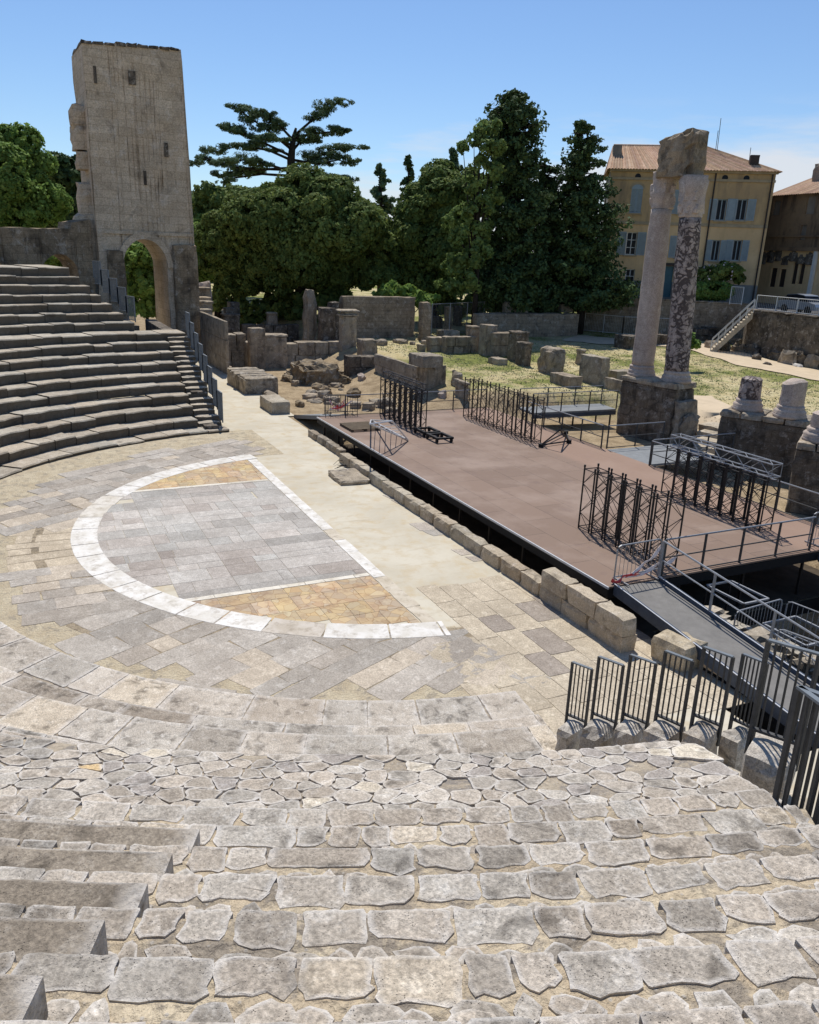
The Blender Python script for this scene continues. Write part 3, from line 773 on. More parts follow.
LOWR = [(14.57 + 1.03 * k, .15 + .43 * k) for k in range(10)]
for k, (r, z) in enumerate(LOWR):
    r1 = LOWR[k + 1][0] if k < 9 else 25.7
    zl = LOWR[k - 1][1] if k else 0
    ev = -1.45 if k == 0 else -1.75
    if k in (1, 2, 3, 4, 5, 6, 7, 8): ev = -2.85
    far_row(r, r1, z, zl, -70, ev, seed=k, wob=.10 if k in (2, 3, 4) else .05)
UPR = [(25.6 + .95 * k, 4.02 + .47 * (k + 1)) for k in range(7)]
for k, (r, z) in enumerate(UPR):
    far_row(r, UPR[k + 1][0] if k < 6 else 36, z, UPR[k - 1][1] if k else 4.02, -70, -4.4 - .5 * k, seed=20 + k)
# side stair of half steps at the end of the lower rows
mb = MB()
for k in range(1, 19):
    r = 15.0 + .5 * k; z = .15 + .215 * k
    v0 = -2.85; v1 = -1.75 + .12 * (k % 3)
    mb.cur = (*grey(.9, 1.08), 0)
    mb.rough((-(r + .4), (v0 + v1) / 2 + R.uniform(-.03, .03), max(0, z - .6)), (.95, v1 - v0, min(z, .6)), seed=k, amp=.03, rnd=.04, step=.5)
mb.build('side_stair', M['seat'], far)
mb = MB(); mb.frame((-35, -2.9, 0), (20, 0, 0), (0, 1.1, 0), (0, 0, .02)); 
for r0, r1, z in ((14.8, 18, 0.3), (18, 21, 1.5), (21, 24, 2.7), (24, 34, 3.9)): mb.frame((-r1, -2.6, 0), (r1 - r0, 0, 0), (0, .7, 0), (0, 0, max(.2, z)))
mb.build('end_wall', M['darkruin'], far)
# back fill under the upper rows so that no gap opens behind them
mb = MB()
for (x, y, w, d, h) in ((-34, -8.5, 10, 7, 4.0), (-31, -5.2, 5, 3, 4.0)): mb.rough((x, y, 0), (w, d, h), seed=3, amp=.05, step=1.5)
mb.build('rubble_core', M['darkruin'], far)
# grey iron handrails on the far seating
def stair_rail(pts, h, label, n_bal=5, name='stair_railing', mat='railgrey', group=None):
    t = thing(name, label, 'railing', pts[0], group)
    for i, (a, b) in enumerate(zip(pts, pts[1:])):
        a = np.array(a); b = np.array(b); zt = max(a[2], b[2]) + h
        m = MB(); m.bar((a[0], a[1], a[2]), (a[0], a[1], zt), .06); m.build('post', M[mat], t)
        m = MB(); m.bar((b[0], b[1], b[2]), (b[0], b[1], zt), .06); m.build('post', M[mat], t)
        m = MB(); m.bar((a[0], a[1], zt), (b[0], b[1], zt), .07, .04); m.build('top_rail', M[mat], t)
        m = MB()
        for j in range(1, n_bal + 1):
            q = a + (b - a) * j / (n_bal + 1); m.bar((q[0], q[1], min(a[2], b[2]) + .1), (q[0], q[1], zt), .03)
        m.bar((a[0], a[1], min(a[2], b[2]) + .1), (b[0], b[1], min(a[2], b[2]) + .1), .04); m.build('baluster', M[mat], t)
    return t
pts = [(-(15.2 + 1.1 * k), -1.62, .35 + .215 * 2.2 * k) for k in range(9)]
stair_rail(pts, 1.05, 'stepped grey iron railing down the far stone seats beside the pale corridor', 8)
pts = [(-26.2 - .95 * k, -4.2 - .35 * k, 4.4 + .47 * k) for k in range(6)]
stair_rail(pts, 1.0, 'stepped grey iron railing at the end of the upper far seats below the tower', 8)

# ================================================================== ARCADE WALL AND TOWER
def plane_frame(pl, pr_, dl, dr):
    # vertical plane through two pixel rays at given horizontal distances; returns origin, s-axis, normal away from camera
    A = D(*pl, dl); B = D(*pr_, dr); o = np.array([A[0], A[1], 0]); s = np.array([B[0] - A[0], B[1] - A[1], 0]); L = np.linalg.norm(s); s /= L; n = np.array([-s[1], s[0], 0])
    if n @ (CAM - o) > 0: n = -n
    return o, s, n, L
def on_plane(fr, px, py):
    o, s, n, L = fr; d = ray(px, py); t = ((o - CAM) @ n) / (d @ n); P = CAM + d * t; return (P - o) @ s, P[2]
def wall_poly(mb, fr, outer, holes, thick, seed=0, jit=.0, step=1.0, off=0):
    # extruded facade with holes cut as a scan of vertical strips (keeps every opening open)
    o, s, n, L = fr
    xs = sorted(set([x for x, _ in outer] + [x for h in holes for x, _ in h])); X = []
    for a, b in zip(xs, xs[1:]):
        m = max(1, int((b - a) / step)); X += [a + (b - a) * i / m for i in range(m)]
    X.append(xs[-1])
    def spans(x):
        def cross(poly):
            r = []
            for (x0, y0), (x1, y1) in zip(poly, poly[1:] + poly[:1]):
                if (x0 <= x < x1) or (x1 <= x < x0): r.append(y0 + (y1 - y0) * (x - x0) / (x1 - x0))
            return sorted(r)
        e = cross(outer)
        segs = [(e[i], e[i + 1]) for i in range(0, len(e) - 1, 2)]
        for h in holes:
            c = cross(h)
            for i in range(0, len(c) - 1, 2):
                new = []
                for a, b in segs:
                    if c[i + 1] <= a or c[i] >= b: new.append((a, b))
                    else:
                        if c[i] > a + 1e-4: new.append((a, c[i]))
                        if c[i + 1] < b - 1e-4: new.append((c[i + 1], b))
                segs = new
        return segs
    def W(x, z, d):
        p = o + s * x + n * (d + off)
        if jit: N = mn.noise_vector(Vector((x * .6 + seed, z * .6, d))); N2 = mn.noise_vector(Vector((x * 2.1 + seed, z * 2.1, d))); p = p + (np.array(N) + .5 * np.array(N2)) * jit
        return (p[0], p[1], z + (jit * mn.noise(Vector((x * 1.7, z, seed))) if jit else 0))
    for a, b in zip(X, X[1:]):
        e = 1e-5; A = spans(a + e); B = spans(b - e)
        if len(A) != len(B): m_ = spans((a + b) / 2); A = B = m_
        for (a0, a1), (b0, b1) in zip(A, B):
            m = max(1, int(max(a1 - a0, b1 - b0) / step))
            for i in range(m):
                la, ha = a0 + (a1 - a0) * i / m, a0 + (a1 - a0) * (i + 1) / m; lb, hb = b0 + (b1 - b0) * i / m, b0 + (b1 - b0) * (i + 1) / m
                mb.quadp(W(a, la, 0), W(b, lb, 0), W(b, hb, 0), W(a, ha, 0)); mb.quadp(W(a, la, thick), W(a, ha, thick), W(b, hb, thick), W(b, lb, thick))
            mb.quadp(W(a, a1, 0), W(b, b1, 0), W(b, b1, thick), W(a, a1, thick)); mb.quadp(W(a, a0, 0), W(a, a0, thick), W(b, b0, thick), W(b, b0, 0))
            mb.quadp(W(a, a0, 0), W(a, a1, 0), W(a, a1, thick), W(a, a0, thick)); mb.quadp(W(b, b0, 0), W(b, b0, thick), W(b, b1, thick), W(b, b1, 0))
def arch(x0, x1, zb, zt, k=14, point=0.0):
    # opening outline: jambs from zb, round head reaching zt
    r = (x1 - x0) / 2; zs = zt - r * (1 + point); c = (x0 + x1) / 2
    return [(x0, zb)] + [(c - r * math.cos(PI * i / k), zs + r * (1 + point) * math.sin(PI * i / k)) for i in range(k + 1)] + [(x1, zb)]

tf = plane_frame((80, 200), (190, 200), 68, 69.5)
def tp(px, py): return on_plane(tf, px, py)
tower = thing('ruined_tower', 'tall narrow square tower of weathered pale stone with a pointed-arch opening at its foot', 'tower', tf[0] + tf[1] * tf[3] / 2)
sx0, zt0 = tp(80, 42); sx1, zt1 = tp(181, 50); bx0, _ = tp(100, 300); bx1, zb1 = tp(198, 318)
ax0, azb = tp(127, 322); ax1, azt = tp(169, 240)
mb = MB()
outer = [(tp(118, 325)[0] - 1.6, -.3), (tp(99, 268)[0], tp(99, 268)[1]), (tp(91, 170)[0], tp(91, 170)[1]), (tp(87, 110)[0], tp(87, 110)[1]), (tp(81, 42)[0], zt0), (tp(130, 44)[0], tp(130, 44.5)[1]), (tp(181, 50)[0], zt1), (tp(190, 170)[0], tp(190, 170)[1]), (bx1, tp(197, 262)[1]), (bx1, -.3)]
hole = arch(ax0, ax1 - .2, -.6, azt, point=.25)
wall_poly(mb, tf, outer, [hole], 5.5, seed=4, jit=.10, step=.8)
mb.build('shaft', M['tower'], tower)
# arch ring, string course, dark raised blocks painting the shade of holes, parapet cap
o_, s_, n_, L_ = tf
def W3(x, z, d=0): p = o_ + s_ * x + n_ * d; return np.array([p[0], p[1], z])
mb = MB(); cxm = (ax0 + ax1 - .2) / 2; rad = (ax1 - .2 - ax0) / 2
ap = arch(ax0 - .0, ax1 - .2, .5, azt, k=18, point=.25); 
for (x0, z0), (x1, z1) in zip(ap[2:-2], ap[3:-1]):
    zc = azt - rad * 1.25
    k = 1.24; g = lambda x, z, q: W3(cxm + (x - cxm) * q, zc + (z - zc) * q, -.16)
    h = lambda x, z, q: W3(cxm + (x - cxm) * q, zc + (z - zc) * q, .35)
    mb.quadp(g(x0, z0, 1.0), g(x1, z1, 1.0), g(x1, z1, k), g(x0, z0, k)); mb.quadp(g(x0, z0, k), g(x1, z1, k), h(x1, z1, k), h(x0, z0, k)); mb.quadp(h(x0, z0, .995), h(x1, z1, .995), g(x1, z1, 1), g(x0, z0, 1))
mb.build('arch_ring', M['tower'], tower)
mb = MB(); a = tp(100, 233); b = tp(194, 236); mb.frame(W3(a[0] + .3, a[1], -.12), s_ * (b[0] - a[0] - .4), n_ * .3, (0, 0, .22)); mb.build('string_course', M['tower'], tower)
for (px, py, w, h) in ((132, 78, .5, .9), (166, 150, .3, 1.0), (145, 178, .2, 1.0), (95, 75, .2, 1.1)):
    a = tp(px, py); mb = MB(); q = W3(a[0] - w / 2, a[1] - h / 2, .0)
    fr = [(0, 0), (w, 0), (w, h), (0, h)]
    mb.frame(W3(a[0] - w / 2, a[1] - h / 2, -.10), s_ * w, n_ * .1, (0, 0, h)); mb.build('hole_shade_block', M['darkruin'], tower)
mb = MB()
for i in range(9):
    x = sx0 + .05 + (sx1 - sx0 - .1) * i / 9; w = (sx1 - sx0 - .1) / 9; z = zt0 + (zt1 - zt0) * i / 9
    p = W3(x + w / 2, z - .05, 2.7); mb.rough(p, (w * .98, 5.6, R.uniform(.22, .34)), yaw=math.atan2(s_[1], s_[0]), seed=i, amp=.05, rnd=.05, step=1.0)
mb.build('parapet', M['darkruin'], tower)
# torn stub of the old arcade on the tower's left edge, and pilasters at its foot
mb = MB()
for (px0, px1, py0, py1, dd) in ((78, 88, 102, 122, 1.2), (80, 91, 122, 148, 1.2), (84, 94, 150, 168, 1.0), (86, 97, 182, 215, .9), (86, 104, 215, 300, .6), (104, 116, 215, 300, .1)):
    a = tp(px0, py1); b = tp(px1, py0); p = W3((a[0] + b[0]) / 2, a[1], dd + .9); mb.rough(p, (b[0] - a[0] + .5, 1.8, b[1] - a[1]), yaw=math.atan2(s_[1], s_[0]), seed=px0, amp=.16, rnd=.12, step=.6)
mb.build('broken_stub', M['tower'], tower)
mb = MB()
for (px0, px1, py0, py1, dd) in ((176, 196, 245, 330, -.5), (112, 124, 250, 330, -.3)):
    a = tp(px0, py1); b = tp(px1, py0); p = W3((a[0] + b[0]) / 2, min(a[1], 1.2), dd + .6); mb.rough(p, (b[0] - a[0], 1.2, b[1] - min(a[1], 1.2)), yaw=math.atan2(s_[1], s_[0]), seed=px0 + 3, amp=.08, rnd=.06, step=.7)
mb.build('pilaster', M['arcade'], tower)

af = plane_frame((-60, 250), (88, 250), 62, 68)
def apx(px, py): return on_plane(af, px, py)
mb = MB(); L0 = apx(-60, 230); L1 = apx(90, 232)
outer = [(L0[0], 1.0), (L0[0], apx(-60, 226)[1]), (apx(-10, 227)[0], apx(-10, 227)[1]), (apx(10, 227)[0], apx(10, 227)[1]), (apx(40, 227)[0], apx(40, 228.5)[1]), (apx(70, 229)[0], apx(70, 229)[1]), (apx(72, 222)[0], apx(72, 222)[1]), (apx(90, 220)[0], apx(90, 220)[1]), (L1[0], 1.0)]
h1 = arch(apx(43, 280)[0], apx(79, 280)[0], 4.0, apx(60, 254)[1]); h2 = arch(apx(-30, 280)[0], apx(7, 280)[0], 4.0, apx(-10, 256)[1])
wall_poly(mb, af, outer, [h1, h2], 1.6, seed=9, jit=.08, step=.8)
tag(mb.build('arcade_wall', M['arcade']), 'old stone arcade wall with round-arched openings behind the top of the far seats', 'wall')

# ================================================================== RUINS
def near_corner(x0, x1, yb, du, z=None, d=None):
    px = (x0 + x1) / 2
    for _ in range(5):
        P = D(px, yb, d) if d is not None else (G(px, yb) if z is None else Z(px, yb, z)); k = F_PX / depth(P)
        e = (P - CAM)[:2]; e = e / np.linalg.norm(e); cu, cv = abs(e[1]), abs(e[0]); px = min(x0 + cu * du * k, x1 - 2)
    if d is not None: P[2] = ground_z(P[0], P[1])
    return P, k, cu, cv
KR = [0]
def ruin_dims(x0, x1, yb, yt, du, z=None, d=None):
    P, k, cu, cv = near_corner(x0, x1, yb, du, z, d); dv = max(.3, ((x1 - x0) / k - cu * du) / cv); h = solve_h(P, yt)
    return P, du, dv, h
def ruin(name, label, cat, x0, x1, yb, yt, du, mat='ruin', group=None, z=None, amp=.035, rnd=.045, yaw=0.0, slope=(0, 0), warp=0, sink=.08, extra=None, step=.35, cap=9, d=None):
    KR[0] += 1
    P, du, dv, h = ruin_dims(x0, x1, yb, yt, du, z, d); c = (P[0] - du / 2, P[1] + dv / 2)
    mb = MB(); mb.cur = (*grey(.88, 1.06), 0); mb.rough((c[0], c[1], P[2] - sink), (du, dv, h + sink), yaw, KR[0] * 1.37, amp, step, rnd, slope, warp, cap)
    if extra: extra(mb, P, du, dv, h)
    elif cat == 'stone block' and h > .9 and R.random() < .45: mb.rough((c[0] + R.uniform(-.05, .05), c[1] + R.uniform(-.05, .05), P[2] + h - .02), (du * 1.07, dv * 1.05, .17), yaw, KR[0] * 2.1, .03, .35, .03)
    o = mb.build(name, M[mat], smooth=False); tag(o, label, cat, group)
    o['top'] = float(P[2] + h); return o
def T(o): return o['top']
GB = 'fallen and standing stone blocks in the garden'
def coursed(name, label, x0, x1, yb, yt, du, mat='ruin', courses=3, group=None, caps=(), z=None, blocklen=1.1, d=None):
    # a wall built of separate-looking rough blocks, top uneven
    KR[0] += 1; P, du, dv, h = ruin_dims(x0, x1, yb, yt, du, z, d); mb = MB(); zc = P[2] - .1; hh = (h + .1) / courses
    for c in range(courses):
        v = P[1] - .0; 
        while v < P[1] + dv - .05:
            L = min(blocklen * R.uniform(.6, 1.4), P[1] + dv - v)
            if P[1] + dv - v - L < .3: L = P[1] + dv - v
            top = hh * (R.uniform(.85, 1.06) if c == courses - 1 else 1.0)
            mb.cur = (*grey(.82, 1.1), 0); mb.rough((P[0] - du / 2 + R.uniform(-.05, .05), v + L / 2, zc), (du * R.uniform(.94, 1.03), L * .985, top), 0, R.random() * 50, .03, .4, .03); v += L
        zc += hh
    o = mb.build(name, M[mat]); tag(o, label, 'wall', group); o['top'] = float(P[2] + h); return o

# --- corridor side, left to right
coursed('ruin_wall', 'low dark stone wall along the pale corridor, running towards the tower', 199, 228, 362, 322, 9.0, 'ruin', 3, d=60, blocklen=1.6)
coursed('ruin_wall', 'shaded wall of upright stone blocks beside the corridor, right of the railing', 217, 247, 367, 333, 1.6, 'ruin', 2, blocklen=1.0)
ruin('stone_block', 'square stone block between the corridor wall and the broad cube block', 'stone block', 247, 266, 356, 328, 1.0, d=63)
ruin('stone_block', 'broad cube-shaped stone block with sunlit flat top near the corridor', 'stone block', 256, 288, 369, 337, 1.6, amp=.05)
coursed('ruin_wall', 'low wall of square blocks under the broken pillar', 243, 346, 362, 343, 1.4, 'ruin', 2, blocklen=1.2, d=64)
tp_ = ruin('broken_pillar', 'tall thin broken stone pillar standing among the ruins before the dark trees', 'pillar', 302, 317, 352, 290, 1.0, 'ruin', amp=.16, rnd=.2, step=.3)
ruin('stone_pier', 'dark square pier right of the tall broken pillar', 'pier', 317, 336, 352, 308, 1.3, 'darkruin')
def slabs_on(mb, P, du, dv, h):
    z = P[2] + h
    for i, (a, b) in enumerate(((1.25, .16), (.9, .2), (1.35, .14))): mb.rough((P[0] - du / 2, P[1] + dv / 2, z), (du * a, dv * a, b), R.uniform(-.1, .1), i + 3.3, .05, .3, .06); z += b * .95
ruin('stone_pier', 'brick-and-stone pier topped by thin projecting slabs, left of the big plain wall', 'pier', 338, 357, 352, 316, .9, 'ruin', amp=.10, extra=slabs_on)
ruin('stone_block', 'stone block with pale flat top just right of the slab-topped pier', 'stone block', 356, 378, 358, 340, 1.4)
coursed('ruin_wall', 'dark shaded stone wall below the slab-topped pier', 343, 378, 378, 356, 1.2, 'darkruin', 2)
coursed('ruin_wall', 'long low wall with sunlit flat top running down to the square pedestal', 372, 418, 389, 366, 7.0, 'ruin', 2, blocklen=1.2)
pd = ruin('stone_pedestal', 'square stone pedestal behind the left truss row', 'pedestal', 414, 446, 391, 366, 1.6, 'ruin', amp=.05)
ruin('stone_block', 'thick slab resting on the square pedestal behind the left truss row', 'stone block', 407, 444, 368, 356, 2.0, 'ruin', z=T(pd) + .01, sink=0, amp=.03)
# stone steps beside the tower
for i, (x0, x1, yb, yt) in enumerate(((197, 213, 326, 311), (197, 213, 315, 303), (196, 212, 307, 297), (196, 211, 300, 289))):
    ruin('stone_block', ['lowest', 'second lowest', 'second highest', 'highest'][i] + ' step of the ruined stair right of the tower foot', 'stone block', x0, x1, yb, yt, 1.4, 'ruin', amp=.03, group='steps of the ruined stair', d=70 + i * 1.2)
ruin('stone_block', 'pale rounded stone lump on the ruined stair at the tower foot', 'stone block', 196, 212, 292, 282, .5, 'column', amp=.2, rnd=.2, d=74.5)
for i, (x0, x1, yb, yt) in enumerate(((221, 240, 330, 316), (223, 238, 319, 308), (227, 240, 310, 302))):
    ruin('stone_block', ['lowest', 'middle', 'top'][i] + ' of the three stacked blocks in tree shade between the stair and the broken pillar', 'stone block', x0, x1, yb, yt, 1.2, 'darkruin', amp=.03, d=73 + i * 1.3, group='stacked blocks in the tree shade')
ruin('stone_block', 'small pale cube stone on the shaded wall left of the broken pillar', 'stone block', 266, 278, 328, 314, .8, 'ruin', amp=.04, d=74)
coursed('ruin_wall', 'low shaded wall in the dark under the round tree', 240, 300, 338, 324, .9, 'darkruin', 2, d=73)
# platform and edge stones by the stage
def platform(mb, P, du, dv, h):
    for i in range(5): mb.rough((P[0] - du * (.1 + .2 * i), P[1] + dv / 2 + R.uniform(-.1, .1), P[2] + h * .96), (du * .19, dv * R.uniform(.9, 1.02), .16), R.uniform(-.04, .04), i + 9, .04, .4, .05)
ruin('stone_platform', 'low flat platform of big slabs at the corner of the pale corridor', 'platform', 226, 279, 396, 380, 5.0, 'ruin', amp=.03, extra=platform)
ruin('stone_block', 'long squared kerb stone on the corridor edge left of the stage', 'stone block', 259, 291, 416, 402, 2.6, 'blockwall', amp=.03)
for i in range(9):
    mb = MB(); u = -24 - i * 4.2; mb.cur = (*grey(.8, 1.05), 0); mb.rough((u, 3.3 + R.uniform(-.1, .1), 0), (4.0, .5, R.uniform(.3, .6)), 0, i + 70, .06, .5, .08)
    if i == 0: kb = mb
    else:
        off = len(kb.v); kb.v += mb.v; kb.c += mb.c; kb.f += [tuple(q + off for q in f) for f in mb.f]
tag(kb.build('stone_kerb', M['ruin']), 'row of low kerb stones along the far side of the pale corridor', 'kerb')
def mound(mb, P, du, dv, h):
    for i in range(16): mb.rough((P[0] - R.uniform(-2, du + 1), P[1] + R.uniform(-.5, dv + 1), P[2] - .1), (R.uniform(.5, 1.6), R.uniform(.5, 1.8), R.uniform(.2, .8)), R.uniform(0, 3), i + 20, .22, .3, .2)
ruin('earth_mound', 'rough brown mound of rubble and earth between the corridor and the left truss row', 'mound', 288, 341, 386, 366, 3.2, 'earth', amp=.28, rnd=.3, extra=mound)
for i, (x0, x1, yb, yt, lab) in enumerate(((294, 306, 408, 401, 'small dark stone on the rubble beside the stage corner'), (318, 334, 396, 388, 'flat stone at the near foot of the brown mound'), (346, 362, 398, 390, 'flat brown stone behind the taped barriers'), (356, 366, 382, 374, 'pale pointed stone right of the brown mound'), (437, 448, 400, 391, 'pale lump of stone behind the stage railing, right of the left truss row'))):
    ruin('rubble_stone', lab, 'stone', x0, x1, yb, yt, .8, 'earth' if i < 3 else 'column', amp=.15, rnd=.2)

for i in range(34):
    q = R.choice([(-27, 8.5, 4, 2.2), (-33, 9.5, 4, 2.0), (-23, 6.0, 3, 1.5), (-36, 12, 3, 2), (-29, 14, 4, 2), (-35, 18, 3, 2), (-19, 8, 2, 2.5)])
    u, v = q[0] + R.gauss(0, q[2] * .5), q[1] + R.gauss(0, q[3] * .5)
    if v < 3.9: continue
    mb = MB(); sz = R.uniform(.3, .95); mb.cur = (*grey(.85, 1.1), 0); mb.rough((u, v, ground_z(u, v) - .08), (sz, sz * R.uniform(.6, 1.4), sz * R.uniform(.3, .75)), R.uniform(0, 3), i + 300, .06, .25, .06)
    tag(mb.build('stone_fragment', M['ruin']), 'small weathered stone fragment lying on the bare earth among the ruins left of the stage', 'stone', 'stone fragments scattered among the left ruins')
# --- the garden beyond the stage
w1 = ruin('boundary_wall', 'tall plain stone wall with a stepped top in front of the trees', 'wall', 338, 417, 344, 296, 1.0, 'coursed', d=69, amp=.05, rnd=.06, step=.8)
ruin('boundary_wall', 'lower right end of the tall plain stone wall, one step down', 'wall', 416.5, 431, 342, 302, 1.0, 'coursed', d=69.6, amp=.05, rnd=.06, step=.8)
ruin('boundary_wall', 'dark lower left end of the tall plain stone wall, behind the slab-topped pier', 'wall', 326, 340, 346, 302, 1.2, 'darkruin', d=68.5, amp=.06, rnd=.08, step=.8)
for x0, x1, yb, yt, du, lab in ((425, 452, 352, 338, 1.0, 'low broken wall end with stepped stones right of the tall plain wall'),):
    coursed('ruin_wall', lab, x0, x1, yb, yt, du, 'ruin', 2)
coursed('ruin_wall', 'long low stone wall in the garden left of the tall square block', 440, 478, 354, 337, 1.0, 'ruin', 2)
for x0, x1, yb, yt, du, lab in ((416, 426, 352, 345, 1.0, 'lowest stepped stone against the tall plain wall'), (420, 431, 347, 341, 1.0, 'upper stepped stone against the tall plain wall'),
    (436, 460, 338, 331, 1.4, 'wide flat slab on the low garden wall'), (443, 452, 331, 308, .9, 'thin upright stone by the white fence gap'), (430, 443, 328, 318, 1.0, 'dark rough stone at the right end of the tall plain wall'),
    (452, 462, 326, 306, .9, 'dark upright stone near the fence'), (464, 479, 352, 328, 1.0, 'square stone next to the tallest garden block'), (477, 496, 356, 325, 1.2, 'tallest square garden block with a projecting cap'),
    (506, 527, 362, 334, 1.2, 'dark block at the right end of the long garden wall'), (514, 531, 367, 345, 1.3, 'cube block in front of the dark garden block'),
    (487, 508, 366, 359, 1.4, 'flat slab lying on the grass in front of the garden wall'), (535, 566, 376, 349, 1.9, 'big irregular rough block standing alone on the grass'),
    (575, 584, 366, 352, .9, 'small upright stone behind the big rectangular block'), (577, 608, 386, 358, 2.2, 'big rectangular block with a sunlit top left of the columns'),
    (548, 582, 389, 377, 2.2, 'long flat slab on the grass behind the walkway'), (602, 626, 394, 381, 1.8, 'flat pale slab beside the column pedestal'),
    (613, 640, 350, 336, 1.6, 'dark low ledge stone on the grass left of the columns, far off'), (450, 462, 388, 373, 1.4, 'tumbled block behind the stage rail'), (452, 470, 402, 385, 1.6, 'broken corner block nearest the stage rail')):
    rg = 'irregular' in lab or 'tumbled' in lab or 'broken' in lab
    ruin('stone_block', lab, 'stone block', x0, x1, yb, yt, du, 'ruin' if 'dark' not in lab else 'darkruin', GB, amp=.12 if rg else .03, rnd=.12 if rg else .035)
coursed('ruin_wall', 'long garden wall between the tallest block and the dark block', 486, 524, 357, 333, 1.0, 'ruin', 2, blocklen=1.6)
w2 = ruin('boundary_wall', 'long coursed stone wall across the back of the garden', 'wall', 470, 584, 339, 313, 1.0, 'coursed', amp=.06, rnd=.08, step=.9, cap=22)
for x0, x1, yb, yt, lab in ((501, 529, 312, 302, 'pale broad block on top of the back garden wall'), (555, 573, 312, 304, 'small reddish block on top of the back garden wall')):
    ruin('stone_block', lab, 'stone block', x0, x1, yb, yt, 1.0, 'ruin', z=T(w2), sink=.05)
coursed('ruin_wall', 'sloping low wall leading from the rectangular block to the column pedestal', 606, 634, 384, 372, 1.0, 'ruin', 1)
# rocks along the path
for i, (x0, x1, yb, yt) in enumerate(((703, 718, 350, 341), (716, 731, 353, 342), (731, 746, 354, 345), (744, 759, 357, 346), (757, 771, 358, 349), (770, 784, 362, 351), (781, 796, 366, 351), (794, 804, 367, 352), (802, 822, 370, 356), (822, 840, 374, 360))):
    ruin('edging_rock', ORD[i] + ' rock from the left in the row edging the sandy path' if i else 'leftmost rock in the row edging the sandy path', 'rock', x0, x1, yb, yt, 1.6, 'darkruin' if i % 2 else 'ruin', 'rocks edging the sandy path', amp=.18, rnd=.25)
ruin('stone_block', 'big squared block standing above the row of path rocks', 'stone block', 739, 762, 346, 332, 2.0, 'ruin', amp=.06)
ruin('stone_block', 'dark squared block behind the leftmost path rock', 'stone block', 732, 742, 346, 339, 1.4, 'darkruin', amp=.06)
for x0, x1, yb, yt, lab, mt in ((749, 762, 361, 355, 'dark flat rock lying on the sandy path', 'darkruin'), (765, 773, 366, 363, 'small dark stone lying on the sandy path', 'darkruin'), (791, 803, 368, 364, 'small white stone lying on the sandy path', 'white')):
    ruin('path_stone', lab, 'stone', x0, x1, yb, yt, 1.0, mt, amp=.12, rnd=.2)
coursed('ruin_wall', 'dark low wall at the foot of the white stair', 690, 726, 341, 328, 1.4, 'darkruin', 2)
coursed('ruin_wall', 'dark low wall on the grass between the two columns and the fence', 640, 668, 346, 335, 1.2, 'darkruin', 1)
ruin('rubble_heap', 'small rubble heap between the columns and the path', 'stone', 733, 748, 421, 412, 1.0, 'column', amp=.1, rnd=.2)

# short dry and green grass on the garden floor
def garden_grass():
    mb = MB()
    for _ in range(26000):
        u = R.uniform(-42, 4); v = R.uniform(15, 46)
        if v < 21.5 + 1.5 * mn.noise(Vector((u * .3, 1, 0))) and u > -13: continue
        g = mn.noise(Vector((u * .22, v * .22, 4))) + .5 * mn.noise(Vector((u * .9, v * .9, 1))); z = terr_z(u, v) - .01
        if R.random() < .25 - g * .6: continue
        green = g + R.uniform(-.25, .25) > .05; k = R.uniform(.75, 1.15); mb.cur = (k * .52, k * .62, k * .28, 0) if green else (k * .80, k * .72, k * .50, 0)
        for _b in range(3):
            a = R.uniform(0, 6.28); w = R.uniform(.03, .06); h = R.uniform(.025, .075); du_, dv_ = math.cos(a) * w, math.sin(a) * w; x, y = u + R.gauss(0, .12), v + R.gauss(0, .12)
            i = [mb.vert((x - du_, y - dv_, z)), mb.vert((x + du_, y + dv_, z)), mb.vert((x + du_ * .3 + R.gauss(0, .03), y + dv_ * .3 + R.gauss(0, .03), z + h))]; mb.face(*i)
    o = mb.build('garden_grass', M['grass']); o['kind'] = 'stuff'; o['label'] = 'short dry and green grass growing in the garden behind the stage'; o['category'] = 'grass'
garden_grass()
# sandy path through the garden
def strip(pts, w, mat, name, dz=.06):
    mb = MB(); P = [G(*p) for p in pts]; Q = []
    for a, b in zip(P, P[1:]):
        for i in range(6): Q.append(a + (b - a) * i / 6)
    Q.append(P[-1]); L = []; Rr = []
    for i, p in enumerate(Q):
        t = Q[min(len(Q) - 1, i + 1)] - Q[max(0, i - 1)]; t = t[:2] / (np.linalg.norm(t[:2]) + 1e-9); n = np.array([-t[1], t[0]])
        row = []
        for k in range(5):
            q = p[:2] + n * w * (k / 4 - .5) * (1 + .25 * mn.noise(Vector((i * .4, k, 0)))); row.append(mb.vert((q[0], q[1], terr_z(q[0], q[1]) + dz)))
        L.append(row)
    for a, b in zip(L, L[1:]):
        for k in range(4): mb.face(a[k], a[k + 1], b[k + 1], b[k])
    return struct(mb.build(name, M[mat], smooth=True, loc=(0, 0, 0)))
strip([(570, 338), (600, 341), (650, 343), (700, 346), (730, 356), (770, 367), (819, 376), (900, 392)], 4.2, 'sand', 'path')
strip([(726, 425), (702, 420), (680, 395)], 4.0, 'sand', 'path')
# ================================================================== COLUMNS
cp = G(655, 437); 
def pedestal_pos(px, py): return G(px, py)
PC = np.array([-7.6, 20.2, ground_z(-7.6, 19.2) - .1])
lc = None
